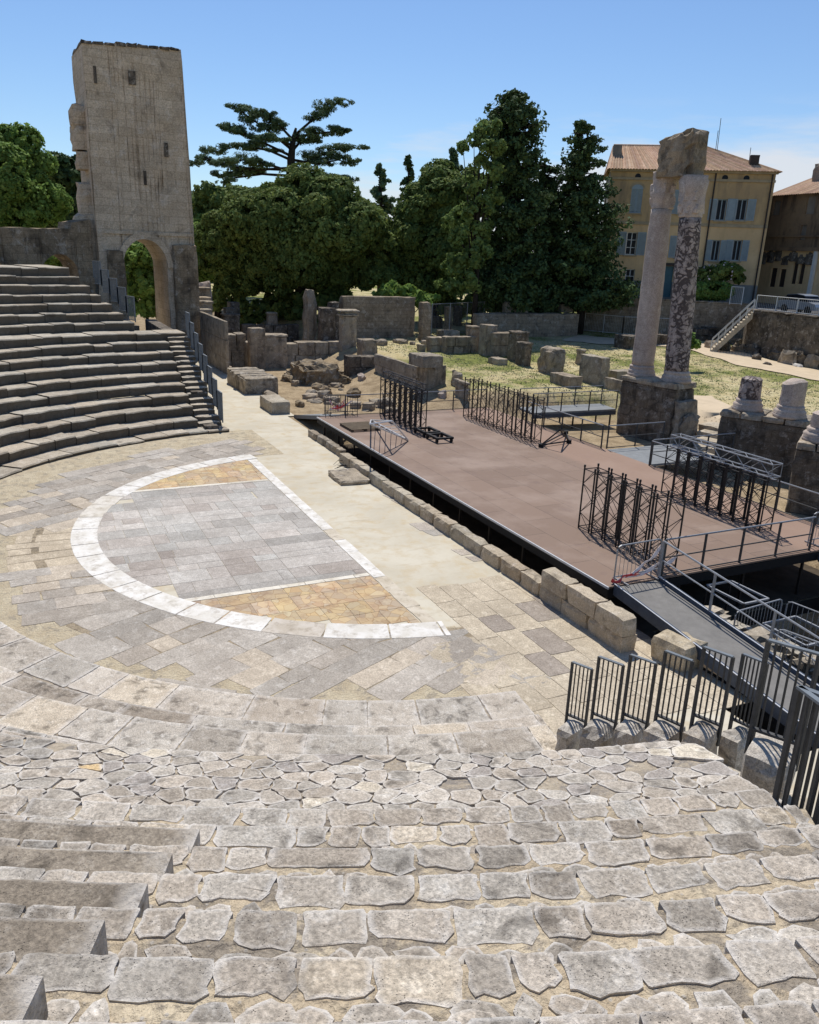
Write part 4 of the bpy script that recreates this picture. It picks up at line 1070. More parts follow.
# two standing columns on their pedestal with the broken lintel
ped = thing('column_pedestal', 'tall dark masonry pedestal carrying the two standing columns', 'pedestal', (PC[0], PC[1], PC[2]))
pl = Z(641.5, 375, 3.15); pr2 = Z(675.5, 381, 3.15)
mid = (pl + pr2) / 2; ax = (pr2 - pl); gap = np.linalg.norm(ax[:2]); yw = math.atan2(ax[1], ax[0])
ztop = 3.15
mb = MB(); mb.cur = (.9, .9, .9, 0)
base = [mid[0], mid[1], -.3]
mb.rough((mid[0], mid[1], -.3), (gap + 1.35, 1.75, ztop + .02), yw, 5, .06, .35, .06, cap=14)
mb.build('masonry_core', M['ashlar'], ped)
mb = MB(); mb.rough((mid[0], mid[1], ztop - .29), (gap + 1.45, 1.85, .3), yw, 7, .05, .4, .05, cap=12); mb.build('cornice', M['ruin'], ped)
mb = MB(); q = mid + ax / gap * (gap / 2 + .85); mb.rough((q[0], q[1], -.3), (.5, 1.5, ztop - .55), yw, 8, .05, .4, .06)
q = mid + ax / gap * (gap / 2 + 1.25); mb.rough((q[0], q[1], -.3), (.45, 1.3, ztop - 1.2), yw, 9, .09, .4, .12); mb.build('side_block', M['ruin'], ped)
def column(name, label, P, px_top, ytop, mat, r, capital, seed):
    h = solve_h(P, ytop); t = thing(name, label, 'column', P)
    k = depth(P); xt = proj([P[0], P[1], P[2] + h])[0]; dx = (px_top - xt) * k / F_PX; lean = (RT[0] * dx / h, RT[1] * dx / h)
    mb = MB(); mb.lathe(P - [0, 0, .03], [(r * 1.28, 0), (r * 1.28, .14), (r * 1.16, .17), (r * 1.22, .25), (r * 1.16, .33), (r * 1.08, .37), (r * 1.07, .43), (r * 1.13, .48), (r * 1.08, .54), (r * 1.02, .58)], 24, .10, seed)
    mb.build('base', M['column'] if mat != 'breccia' else M['column'], t, smooth=True)
    hs = h - capital; mb = MB(); prof = []
    for i in range(26):
        f = i / 25; prof.append((r * (1.0 - .13 * f + .05 * math.sin(f * 3)) * (1 + .02 * mn.noise(Vector((f * 9, seed, 0)))), .5 + (hs - .5) * f))
    mb.lathe(P, prof, 28, .055, seed, lean); mb.build('shaft', M[mat], t, smooth=True)
    rt = r * .90; mb = MB(); c = P + np.array([lean[0] * hs, lean[1] * hs, hs])
    mb.lathe(c, [(rt * .98, 0), (rt * 1.05, .08), (rt * 1.0, .14), (rt * 1.05, .35), (rt * 1.13, .7), (rt * 1.02, .8), (rt * 1.12, 1.15), (rt * 1.2, capital - .25), (rt * 1.1, capital - .15), (rt * 1.12, capital)], 20, .28, seed + 3, lean)
    mb.build('capital', M['column'] , t, smooth=True)
    mb = MB()
    for kx in range(8):
        a = kx * PI / 4 + .2
        for z0, rr0 in ((.2, .98), (.75, 1.02)):
            if R.random() < .35: continue
            q = c + np.array([math.cos(a + z0) * rt * rr0, math.sin(a + z0) * rt * rr0, z0]); mb.rough(q, (.3, .3, .45), a + z0, kx + z0, .1, .2, .1)
    mb.build('leaf_carving', M['column'], t)
    return c + np.array([0, 0, capital])
tops = []
tops.append(column('standing_column', 'smooth pale column, left of the two tall standing columns under one lintel', pl, 666, 172, 'column', .58, 1.75, 2.2))
tops.append(column('standing_column', 'dark-veined breccia column, right of the two tall standing columns', pr2, 695, 176, 'breccia', .59, 1.9, 7.4))
zl = max(tops[0][2], tops[1][2]); la = Z(662, 168, zl); 
m2 = (tops[0] + tops[1]) / 2; d2 = tops[1] - tops[0]; m2[2] = min(tops[0][2], tops[1][2]) - .05
k2 = F_PX / depth(m2); c2 = m2 + RT * ((679.5 - proj(m2)[0]) / k2)
mb = MB(); mb.cur = (.80, .76, .70, 0)
hh = solve_h(c2, 134)
mb.rough((c2[0], c2[1], c2[2]), (43 / k2, 1.5, hh), yw, 13, .13, .35, .22, slope=(.35, 0))
tag(mb.build('broken_lintel', M['ruin']), 'broken brown lintel block lying across the tops of the two standing columns', 'lintel')

# pedestals and stubs on the right
def stub(label, pxl, pyl, z, ytop, r, mat, seed, slant=0):
    P = Z(pxl, pyl, z); h = solve_h(P, ytop); t = thing('column_stub', label, 'column stub', P)
    mb = MB(); mb.lathe(P - [0, 0, .05], [(r * 1.4, 0), (r * 1.4, .13), (r * 1.3, .17), (r * 1.36, .28), (r * 1.2, .36), (r * 1.12, .4), (r * 1.18, .48), (r * 1.06, .54)], 20, .07, seed); mb.build('base', M['column'], t, smooth=True)
    mb = MB(); n = 20; prof = [(r * 1.02, .5), (r, .8), (r * .99, h * .6), (r * .96, h - .08), (r * .7, h), (.05, h + .03)]
    mb.lathe(P, prof, n, .10, seed + 2)
    if slant:
        for i, v in enumerate(mb.v):
            if v[2] > P[2] + h * .8: mb.v[i] = (v[0], v[1], v[2] - slant * max(0, -((v[0] - P[0]) * RT[0] + (v[1] - P[1]) * RT[1])))
    mb.build('shaft', M[mat], t); return t
stub('short dark-veined broken column stub on the wide pedestal right of the standing columns', 747, 409, 2.75, 377, .48, 'breccia', 3)
stub('short smooth grey column stub with a slanted top, right of the dark-veined stub', 789, 416, 2.75, 379, .50, 'column', 5, .35)
stub('cut-off column stub on a fluted base at the right edge of the photo', 823, 440, 2.75, 412, .55, 'column', 9)
def pedestal2(label, pA, pB, z, dv, seed):
    A = Z(*pA, z); B = Z(*pB, z); c = (A + B) / 2; d = B - A; L = np.linalg.norm(d[:2]); y = math.atan2(d[1], d[0]); n = np.array([-d[1], d[0]]) / L
    if n[1] < 0: n = -n
    t = thing('column_pedestal', label, 'pedestal', (c[0], c[1], 0))
    mb = MB(); q = c[:2] + n * dv / 2; mb.cur = (.92, .92, .92, 0)
    mb.rough((q[0], q[1], -.5), (L, dv, z + .2), y, seed, .05, .35, .05, cap=14); mb.build('masonry_core', M['ashlar'], t)
    mb = MB(); 
    for k in range(4):
        f = (k + .5) / 4 - .5; p = c[:2] + d[:2] * f + n * dv / 2; mb.cur = (*grey(.9, 1.1), 0); mb.rough((p[0], p[1], z - .30), (L / 4 * .99, dv * 1.04, .28 + R.uniform(-.04, .04)), y, seed + k, .035, .3, .04)
    mb.build('top_slab', M['ruin'], t)
pedestal2('wide stained pedestal carrying two short column stubs', (720, 409), (808, 421), 2.75, 2.0, 21)
pedestal2('stained pedestal at the right edge of the photo carrying the cut-off stub', (797, 441), (880, 452), 2.75, 2.2, 31)
# stone steps between the pedestals
st = thing('stone_stair', 'short flight of pale stone steps between the two column pedestals', 'steps', (-3, 20, 0))
for k in range(5):
    A = Z(694 + k * 1.5, 452 - k * 7, .15 + .22 * k); mb = MB(); mb.rough((A[0] + 1.2, A[1] + .8, -.1), (2.8, 1.4, .22 * k + .3), yw, k + 60, .03, .5, .04); mb.build('step', M['blockwall'], st)

# ================================================================== STAGE
SZ = .85; SU0, SU1, SV0, SV1 = -13.0, 10.15, 2.72, 12.85
stage = thing('stage_platform', 'large brown plywood stage platform on a dark steel substructure', 'stage', ((SU0 + SU1) / 2, (SV0 + SV1) / 2, -.7))
mb = MB(); mb.frame((SU0, SV0, SZ - .05), (SU1 - SU0, 0, 0), (0, SV1 - SV0, 0), (0, 0, .05)); mb.build('deck', M['deck'], stage)
mb = MB()
mb.frame((SU0, SV0 - .02, SZ - .30), (SU1 - SU0, 0, 0), (0, .016, 0), (0, 0, .235)); mb.frame((SU1 + .004, SV0, SZ - .32), (.016, 0, 0), (0, SV1 - SV0, 0), (0, 0, .255))
mb.build('fascia', M['black'], stage)
mb = MB(); mb.frame((SU0, SV0 - .045, SZ - .055), (SU1 - SU0 + .03, 0, 0), (0, .04, 0), (0, 0, .062)); mb.build('edge_trim', M['alu'], stage)
for i in range(12):
    u = SU0 + .3 + (SU1 - SU0 - .6) * i / 11; mb = MB()
    for v in (3.0, 5.5, 8, 10.5, 12.6): mb.bar((u, v, -.72), (u, v, SZ - .06), .07)
    mb.bar((u, 2.9, SZ - .16), (u, 12.7, SZ - .16), .08, .12); mb.build('support_frame', M['truss'], stage)

# stone walls before the stage
def block_wall(name, label, u0, u1, v0, th, courses, bl, mat='blockwall'):
    mb = MB(); z = 0
    for ci, h in enumerate(courses):
        u = u0 + (.25 if ci % 2 else 0) * 0
        while u < u1 - .05:
            L = min(bl * R.uniform(.75, 1.3), u1 - u)
            if u1 - u - L < .35: L = u1 - u
            mb.cur = (*grey(.86, 1.08, .04), 0); mb.rough((u + L / 2, v0 + th / 2 + R.uniform(-.015, .015), z), (L * .988, th * R.uniform(.95, 1.03), h), 0, R.random() * 90, .022, .25, .03, cap=8); u += L
        z += h
    return tag(mb.build(name, M[mat]), label, 'wall')
block_wall('stage_wall', 'long low single-course stone wall running along the front of the stage', -7.2, 8.45, 1.72, .42, [.44], 1.15)
block_wall('stage_wall', 'taller two-course block wall at the right end of the stage front', 8.5, 12.0, 1.70, .48, [.44, .46], .95)
P = Z(668, 668, 0); mb = MB(); mb.cur = (1.0, .97, .9, 0); mb.rough((P[0] - .2, P[1] + .45, 0), (1.0, .85, .62), .15, 77, .03, .25, .05); tag(mb.build('stone_block', M['blockwall']), 'loose squared stone block lying past the right end of the two-course wall', 'stone block')
mb = MB(); mb.rough((-4.5, 1.15, 0), (1.9, 1.35, .22), -.05, 33, .04, .3, .05); tag(mb.build('stone_slab', M['ruin']), 'loose thick stone slab lying on the pale floor before the low stage wall', 'stone slab')
mb = MB()
for i in range(40):
    a = R.uniform(0, 2 * PI); q = np.array([-6.0 + R.gauss(0, .5), 2.0 + R.gauss(0, .25), R.uniform(.02, .22)]); mb.tube(q, q + np.array([math.cos(a), math.sin(a), R.uniform(-.15, .15)]) * R.uniform(.3, .8), .012, 4)
tag(mb.build('brushwood_pile', M['bark']), 'small tangle of dry twigs at the left end of the low stage wall', 'twigs')
for u0, u1, lab in ((-13.2, -10.6, 'first'), ) : pass
block_wall('stage_wall', 'low stone kerb in the dark gap at the far left of the stage front', -12.6, -8.0, 2.05, .35, [.34], 1.4, 'ruin')
P = Z(193, 692, 0); mb = MB(); mb.rough((P[0], P[1], 0), (.45, 1.9, .12), math.radians(-38 - 90 + 90), 41, .03, .3, .04); tag(mb.build('stone_slab', M['slab']), 'narrow loose slab on the paving edge at the foot of the near steps', 'stone slab')

# ------------------------------------------------------------------ lattice trusses
def make_truss(name, label, P, yaw, H=2.0, w=.52, mat='truss', group=None):
    t = thing(name, label, 'truss', P, group); ca, sa = math.cos(yaw), math.sin(yaw)
    X = lambda x, y, z: np.array([P[0] + ca * x - sa * y, P[1] + sa * x + ca * y, P[2] + z])
    c = [(-w / 2, -w / 2), (w / 2, -w / 2), (w / 2, w / 2), (-w / 2, w / 2)]
    for x, y in c:
        mb = MB(); mb.tube(X(x, y, 0), X(x, y, H), .026, 6); mb.tube(X(x, y, H), X(x, y, H + .07), .034, 6); mb.build('chord', M[mat], t)
    mb = MB(); n = 4
    for k in range(4):
        a, b = c[k], c[(k + 1) % 4]
        for i in range(n):
            z0, z1 = .06 + (H - .12) * i / n, .06 + (H - .12) * (i + 1) / n
            p, q = (a, b) if (i + k) % 2 else (b, a); mb.tube(X(*p, z0), X(*q, z1), .012, 4)
        for z in (.06, H - .06): mb.tube(X(*a, z), X(*b, z), .016, 4)
    mb.build('lacing', M[mat], t); return t
def lying_truss(name, label, A, B, w, mat, group=None, taper=1.0):
    t = thing(name, label, 'truss', A, group); A = np.array(A, float); B = np.array(B, float); d = B - A; L = np.linalg.norm(d); d /= L
    s = np.cross(d, (0, 0, 1)); s /= np.linalg.norm(s); n = np.cross(s, d); C = [(-.5, -.5), (.5, -.5), (.5, .5), (-.5, .5)]
    X = lambda k, f: A + d * L * f + (s * C[k][0] + n * C[k][1]) * w * (1 + (taper - 1) * f)
    for k in range(4): mb = MB(); mb.tube(X(k, 0), X(k, 1), .024, 6); mb.build('chord', M[mat], t)
    mb = MB(); m = max(2, int(L / .5))
    for k in range(4):
        for i in range(m): mb.tube(X(k if i % 2 else (k + 1) % 4, i / m), X((k + 1) % 4 if i % 2 else k, (i + 1) / m), .012, 4)
        for f in (0, 1): mb.tube(X(k, f), X((k + 1) % 4, f), .014, 4)
    mb.build('lacing', M[mat], t); return t
def truss_row(u0, u1, v, n, where, dv=0.0, H=2.0, w=.52, second=None):
    for i in range(n):
        u = u1 + (u0 - u1) * i / (n - 1); make_truss('upright_truss', f'{ORD[i]} upright black truss from the near end of the {where} stage row', (u, v + dv * (n - 1 - i) / (n - 1), SZ + .005), 0, H, w, group='upright truss sections stored on the stage')
truss_row(6.2, 9.45, 5.15, 6, 'front right')
truss_row(4.0, 8.0, 10.55, 8, 'back right', H=1.75)
truss_row(-12.4, -8.6, 6.3, 7, 'front left', H=1.9)
truss_row(-10.9, -5.0, 10.45, 8, 'back middle')
lying_truss('lying_truss', 'thin black truss laid along the tops of the back right upright row', (3.8, 10.55, SZ + 2.02), (8.3, 10.55, SZ + 2.02), .42, 'galv')
lying_truss('lying_truss', 'thin black truss laid along the tops of the front left upright row', (-12.6, 6.3, SZ + 2.12), (-8.3, 6.3, SZ + 2.12), .30, 'truss')
# silver triangular truss frame lying on the deck
A = Z(367, 420, SZ); B = Z(408, 440, SZ); tr = thing('triangular_frame', 'silver triangular truss frame lying at the left front of the stage', 'truss', A)
ap_ = [Z(371, 420, SZ + .05), Z(408, 440, SZ + .05), Z(370, 424, SZ + 1.35), Z(392, 421, SZ + 1.3)]
for a, b in ((0, 1), (2, 1), (3, 1), (0, 2), (2, 3), (0, 3)): mb = MB(); mb.tube(ap_[a], ap_[b], .035, 6); mb.build('tube', M['alu'], tr)
mb = MB()
for i in range(1, 7):
    f = i / 7; mb.tube(ap_[2] + (ap_[1] - ap_[2]) * f, ap_[3] + (ap_[1] - ap_[3]) * (f + .05), .015, 4); mb.tube(ap_[0] + (ap_[1] - ap_[0]) * f, ap_[2] + (ap_[1] - ap_[2]) * (f - .07), .015, 4)
mb.build('lacing', M['alu'], tr)
# black low dolly, pallet, black tripod base
dl = thing('low_dolly', 'low black wheeled dolly frame on the deck beside the silver frame', 'dolly', Z(434, 438, SZ))
c = Z(434, 438, SZ)
for dx in (-.75, .55):
    mb = MB(); mb.frame(c + [dx - .6, -.42, .16], (1.15, 0, 0), (0, .12, 0), (0, 0, .1)); mb.frame(c + [dx - .6, .32, .16], (1.15, 0, 0), (0, .12, 0), (0, 0, .1)); mb.frame(c + [dx - .55, -.31, .165], (.12, 0, 0), (0, .63, 0), (0, 0, .08)); mb.frame(c + [dx + .40, -.31, .165], (.12, 0, 0), (0, .63, 0), (0, 0, .08)); mb.build('frame', M['black'], dl)
    for ex in (-.5, .45):
        for ey in (-.37, .37): mb = MB(); mb.tube(c + [dx + ex, ey - .04, .09], c + [dx + ex, ey + .04, .09], .09, 10); mb.build('wheel', M['black'], dl)
c = Z(359, 428, SZ); mb = MB()
for k in range(7): mb.frame(c + [-.8 + k * .24, -.7, .10], (.17, 0, 0), (0, 1.5, 0), (0, 0, .03))
for y in (-.68, 0, .66): mb.frame(c + [-.8, y, .005], (1.6, 0, 0), (0, .1, 0), (0, 0, .09))
tag(mb.build('wooden_pallet', plain('weathered_pallet', srgb(110, 96, 78), .9, 0, .2, 5)), 'dark wooden pallet lying near the taped barriers at the stage corner', 'pallet')
bs = thing('truss_foot', 'black folded truss foot lying on the deck by the back middle truss row', 'stand', Z(555, 442, SZ))
a, b, c, d = Z(541, 445, SZ + .1), Z(569, 441, SZ + .1), Z(566, 432, SZ + .15), Z(560, 430, SZ + .9)
for p, q in ((a, b), (a, c), (b, c), (d, b), (d, a), (d, c)): mb = MB(); mb.tube(p, q, .035, 6); mb.build('tube', M['truss'], bs)
for p in (a, b, c): mb = MB(); mb.tube(p - [0, 0, .09], p + [0, 0, .06], .12, 10); mb.build('foot', M['black'], bs)

# ------------------------------------------------------------------ rails on the stage
def pipe_rail(label, pts, h=1.05, mat='iron', name='stage_railing', mids=(.5,), spacing=1.5, group=None, z_off=0):
    t = thing(name, label, 'railing', pts[0], group); top = []
    for a, b in zip(pts, pts[1:]):
        a = np.array(a, float); b = np.array(b, float); n = max(1, round(np.linalg.norm(b - a) / spacing))
        for i in range(n + 1):
            if i == n and b is not None and not np.allclose(b, pts[-1]): continue
            p = a + (b - a) * i / n; mb = MB(); mb.bar(p, p + [0, 0, h], .05, .05); mb.build('post', M[mat], t)
        mb = MB(); mb.tube(a + [0, 0, h], b + [0, 0, h], .026, 6); mb.build('top_rail', M['galv'] if mat == 'iron' else M[mat], t)
        for m in mids: mb = MB(); mb.tube(a + [0, 0, h * m], b + [0, 0, h * m], .02, 6); mb.build('mid_rail', M[mat], t)
    return t
def S(u, v): return (u, v, SZ + .005)
pipe_rail('dark pipe railing along the right edge of the stage, above the dark pit', [S(10.05, 4.6), S(10.05, 10.4)], mids=(.5, .04))
pipe_rail('dark pipe railing along the left half of the back edge of the stage', [S(-9.0, 12.75), S(-2.9, 12.75)], mids=(.5, .04))
pipe_rail('dark pipe railing at the left end of the stage behind the front left trusses', [S(-12.9, 4.2), S(-12.9, 12.6)], mids=(.5, .04), spacing=1.9)
pipe_rail('dark pipe railing along the right half of the back edge of the stage', [S(.3, 12.75), S(10.0, 12.75)], mids=(.5, .04))
pipe_rail('left side railing of the short grey walkway leading from the stage to the column pedestal', [S(-2.75, 12.95), S(-2.75, 16.2)], mids=(.5, .04))
pipe_rail('right side railing of the short grey walkway leading from the stage to the column pedestal', [S(.15, 12.95), S(.15, 17.6)], mids=(.5,))
mb = MB(); mb.frame((-2.7, 12.87, SZ - .12), (2.8, 0, 0), (0, 4.0, 0), (0, 0, .1))
w = thing('walkway', 'short grey walkway deck between the back of the stage and the column pedestal', 'walkway', (-1.3, 14.8, 0)); mb.build('deck', M['greydeck'], w)
mb = MB()
for v in (14, 16.5): 
    for u in (-2.6, -.0): mb.bar((u, v, -.7), (u, v, SZ - .13), .07)
mb.build('leg', M['truss'], w)
# long walkway behind the back middle trusses
A, B = Z(532, 413, .9), Z(616, 409, 1.0); n_ = np.array([-(B - A)[1], (B - A)[0], 0]); n_ /= np.linalg.norm(n_); n_ = n_ if n_[1] > 0 else -n_
w = thing('walkway', 'long grey access walkway with railings crossing behind the stage at the left of the columns', 'walkway', A)
mb = MB(); mb.frame(A - [0, 0, .1], B - A, n_ * 1.7, (0, 0, .1)); mb.build('deck', M['greydeck'], w)
mb = MB(); mb.frame(A - [0, 0, .32] - n_ * .03, B - A, n_ * .02, (0, 0, .22)); mb.build('side_beam', M['bluesteel'], w)
mb = MB()
for f in (.05, .5, .95):
    for s in (.1, 1.6): q = A + (B - A) * f + n_ * s; mb.bar((q[0], q[1], -.7), (q[0], q[1], q[2] - .1), .07)
mb.build('leg', M['truss'], w)
pipe_rail('near railing of the long grey walkway behind the stage', [A, B], 1.05, mids=(.5,))
pipe_rail('far railing of the long grey walkway behind the stage', [A + n_ * 1.65, B + n_ * 1.65], 1.05, mids=(.5,))

def barrier(label, A, B, h=1.05, mat='galv', group='steel crowd barriers', nb=None, z=None):
    t = thing('crowd_barrier', label, 'barrier', A, group); A = np.array(A, float); B = np.array(B, float); d = B - A; L = np.linalg.norm(d); d /= L; n = np.array([-d[1], d[0], 0])
    mb = MB(); r = .12
    pts = [A, A + [0, 0, h - r], A + d * r * .3 + [0, 0, h - r * .3], A + d * r + [0, 0, h], B - d * r + [0, 0, h], B - d * r * .3 + [0, 0, h - r * .3], B + [0, 0, h - r], B]
    mb.path(pts, [.021] * 8, 6); mb.tube(A + [0, 0, .18], B + [0, 0, .18], .018, 6); mb.build('frame', M[mat], t)
    mb = MB(); k = nb or int(L / .13)
    for i in range(1, k): q = A + d * L * i / k; mb.tube(q + [0, 0, .18], q + [0, 0, h], .009, 4)
    mb.build('bar', M[mat], t)
    for q in (A + d * .25, B - d * .25): mb = MB(); mb.bar(q - n * .3 + [0, 0, .02], q + n * .3 + [0, 0, .02], .04, .03); mb.bar(q + [0, 0, .02], q + [0, 0, .2], .03); mb.build('foot', M[mat], t)
    return t
barrier('steel crowd barrier with red-white tape closing the top of the ramp at the stage corner', S(10.0, 3.0), S(9.95, 4.55))
tp2 = bpy.data.materials.new('striped_tape'); t_ = NT('red_white_tape'); wv = t_.n('ShaderNodeTexWave'); wv.inputs['Scale'].default_value = 2.6; t_.l(t_.pos, wv.inputs[0]); M['tape'] = t_.fin(t_.ramp(wv.outputs[1], (.4, srgb(215, 80, 80)), (.5, srgb(235, 222, 218))), .5); bpy.data.materials.remove(tp2)
def tape(label, pts):
    mb = MB()
    for a, b in zip(pts, pts[1:]):
        a = np.array(a, float); b = np.array(b, float); m = 8; prev = None
        for i in range(m + 1):
            f = i / m; p = a + (b - a) * f - [0, 0, .12 * math.sin(PI * f)]; tw = np.array([.02 * math.sin(f * 7), .02 * math.cos(f * 5), .045])
            cur = (mb.vert(p - tw), mb.vert(p + tw), mb.vert(p + tw + [.006, 0, 0]), mb.vert(p - tw + [.006, 0, 0]))
            if prev: mb.face(prev[0], cur[0], cur[1], prev[1]); mb.face(prev[1], cur[1], cur[2], prev[2]); mb.face(prev[2], cur[2], cur[3], prev[3]); mb.face(prev[3], cur[3], cur[0], prev[0])
            prev = cur
    return tag(mb.build('barrier_tape', M['tape']), label, 'tape')
tape('red-white striped tape tied across the barrier at the top of the ramp', [(10.02, 2.9, SZ + .12), (10.0, 3.3, SZ + .16), (9.98, 4.0, SZ + .45), (9.95, 4.6, SZ + .95)])
tape('second strip of red-white tape hanging between the barrier and the railing post', [(10.0, 3.4, SZ + .15), (9.97, 4.5, SZ + .35), (9.95, 5.2, SZ + .5)])
a1 = Z(306, 417, .55); a2 = Z(332, 421, .6); a3 = Z(357, 413, SZ)
barrier('left of the two taped barriers by the ramp at the far corner of the stage', (-15.5, 4.0, .45), (-13.4, 4.5, .8), mat='iron'); barrier('right of the two taped barriers by the ramp at the far corner of the stage', (-13.1, 3.2, SZ), (-13.0, 4.9, SZ), mat='iron')
tape('pink-red striped tape wound around the two barriers at the far corner of the stage', [(-15.0, 4.1, 1.3), (-14.2, 4.3, .9), (-13.5, 4.4, 1.6), (-13.1, 3.4, 1.2), (-13.0, 4.6, 1.6)])
lr = thing('access_ramp', 'short grey ramp rising from the corridor to the far left corner of the stage', 'ramp', (-15.5, 3.5, 0)); mb = MB()
mb.frame((-17.4, 2.9, .02), (4.35, 0, .80), (0, 1.5, 0), (0, 0, .06)); mb.build('deck', M['greydeck'], lr); mb = MB(); mb.frame((-17.4, 2.85, -.1), (4.35, 0, .80), (0, .04, 0), (0, 0, .2)); mb.build('side_beam', M['bluesteel'], lr)

# ------------------------------------------------------------------ ramp on the right
rp = thing('access_ramp', 'long grey metal ramp with blue-grey side beams descending from the right corner of the stage', 'ramp', (13, 3.6, 0))
R0 = np.array([10.2, 2.95, SZ - .02]); R1 = np.array([17.6, 3.0, -.02]); Wd = np.array([0, 1.38, 0])
mb = MB(); mb.frame(R0 - [0, 0, .05], R1 - R0, Wd, (0, 0, .05)); mb.build('deck', M['rampdeck'], rp)
for off, th in ((-.10, .09), (1.39, .09)):
    mb = MB(); mb.frame(R0 + [0, off, -.20], R1 - R0, (0, th, 0), (0, 0, .30)); mb.build('side_beam', M['bluesteel'], rp)
mb = MB(); mb.frame(R0 + [0, -.10, .102], R1 - R0, (0, .03, 0), (0, 0, .012)); mb.frame(R0 + [0, 1.39, .102], R1 - R0, (0, .03, 0), (0, 0, .012)); mb.build('edge_strip', M['alu'], rp)
pts = [R0 + Wd + [0, .04, .06] + (R1 - R0) * f for f in (0, .27, .54, .81, 1.0)]
pipe_rail('sloping pipe handrail along the right side of the long ramp', [pts[0], pts[-1]], 1.05, mids=(.5,), spacing=1.9, mat='galv')
# dark pit: rubble wall, metal frames, stairs, barriers
mb = MB()
for i in range(16):
    f = i / 15; P = Z(706 + 124 * f, 612 + 62 * f, .35); mb.cur = (*grey(.85, 1.1), 0); mb.rough((P[0], P[1] + .2, -.75), (.8, R.uniform(.6, .85), 1.1 + R.uniform(-.15, .15)), R.uniform(-.2, .2), i + 5, .09, .25, .12)
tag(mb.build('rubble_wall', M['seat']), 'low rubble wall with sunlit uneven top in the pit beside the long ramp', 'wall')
def box_scaffold(label, px, py, z, w, d, h):
    P = Z(px, py, z); t = thing('box_scaffold', label, 'scaffold', (P[0], P[1], z - h)); mb = MB()
    C = [P + [x, y, 0] for x, y in ((0, 0), (-w, 0), (-w, d), (0, d))]
    for a, b in zip(C, C[1:] + C[:1]): mb.bar(a, b, .05)
    mb.build('top_bar', M['galv'], t)
    for c in C: mb = MB(); mb.bar(c - [0, 0, h], c, .05); mb.build('leg', M['truss'], t)
box_scaffold('open steel box frame in the dark pit, left of the white-edged hatch', 744, 604, .55, 1.3, .9, 1.25)
box_scaffold('steel frame around the square hatch in the pit near the right edge of the photo', 806, 646, .25, 1.3, 1.2, .95)
P1 = Z(731, 642, -.15); P2 = Z(777, 628, -.15); barrier('crowd barrier standing in the pit left of the square hatch', P1 - [0, 0, .2], P2 - [0, 0, .2])
P3 = Z(782, 630, -.15); P4 = Z(830, 650, -.15); barrier('crowd barrier standing in the pit behind the square hatch', P3 - [0, 0, .2], P4 - [0, 0, .2])
P5 = Z(771, 668, -.1); P6 = Z(826, 690, -.1); barrier('crowd barrier in the pit close behind the near iron railing', P5, P6)
barrier('crowd barrier at the back right corner of the stage by the metal stair', S(9.75, 10.7), S(9.75, 12.6))
ms = thing('metal_stair', 'dark metal stair with pale treads going down from the back right corner of the stage', 'stair', (11, 11.5, 0))
for k in range(20):
    mb = MB(); mb.frame((SU1 + .1 + k * .26, 10.75, SZ - .16 - k * .19), (.27, 0, 0), (0, 1.5, 0), (0, 0, .035)); mb.build('tread', M['galv'], ms)
for v in (10.68, 12.28): mb = MB(); mb.frame((SU1 + .05, v, SZ - .32), (5.3, 0, -3.87), (0, .05, 0), (0, 0, .24)); mb.build('stringer', M['bluesteel'], ms)
for v in (10.68, 12.28):
    mb = MB(); mb.bar((SU1 + .06, v, SZ), (SU1 + .06, v, SZ + 1.05), .05); mb.bar((SU1 + 5.3, v, SZ - 3.87), (SU1 + 5.3, v, SZ - 2.82), .05); mb.tube((SU1 + .06, v, SZ + 1.05), (SU1 + 5.3, v, SZ - 2.82), .025); mb.tube((SU1 + .06, v, SZ + .55), (SU1 + 5.3, v, SZ - 3.32), .02); mb.build('handrail', M['iron'], ms)

# ------------------------------------------------------------------ railing panels at the end of the near seats
cop = []
PANELS = [((566.5, 717), (588, 726), (572.7, 662)), ((592, 716), (618.6, 727), (597, 656.6)), ((622.5, 717), (650, 728), (626.4, 654.7)), ((655.7, 718), (685, 731), (659.6, 650.8)), ((692.6, 718), (724, 731), (695.5, 647)), ((731, 722), (757, 734), (733.5, 654)), ((750.7, 733), (806, 752), (760, 640))]
def panel(label, b0, b1, tpx, dist, length_px=None, nb=4, H=1.08):
    # solve the base distance so that the panel is H tall
    lo, hi = 3.0, 25.0
    for _ in range(40):
        m = (lo + hi) / 2; P = D(*b0, m)
        if proj(P + [0, 0, H])[1] > tpx[1]: hi = m
        else: lo = m
    P = D(*b0, lo)
    Q = Z(*b1, P[2]); Q = P + (Q - P) * .88
    d = Q - P; d[2] = 0
    t = thing('railing_panel', label, 'railing', P, 'stepped iron railing panels beside the near steps')
    L = np.linalg.norm(d); d /= L
    for q in (P, P + d * L): mb = MB(); mb.bar(q - [0, 0, .25], q + [0, 0, H], .038, .038); mb.build('post', M['iron'], t)
    mb = MB(); mb.bar(P + [0, 0, H], P + d * L + [0, 0, H], .05, .022); mb.build('top_rail', M['railgrey'], t)
    mb = MB(); mb.bar(P + [0, 0, .06], P + d * L + [0, 0, .06], .05, .03); mb.build('bottom_rail', M['iron'], t)
    for i in range(1, nb + 1): q = P + d * L * i / (nb + 1); mb = MB(); mb.bar(q + [0, 0, .06], q + [0, 0, H], .017, .017); mb.build('baluster', M['iron'], t)
    return P, P + d * L, d
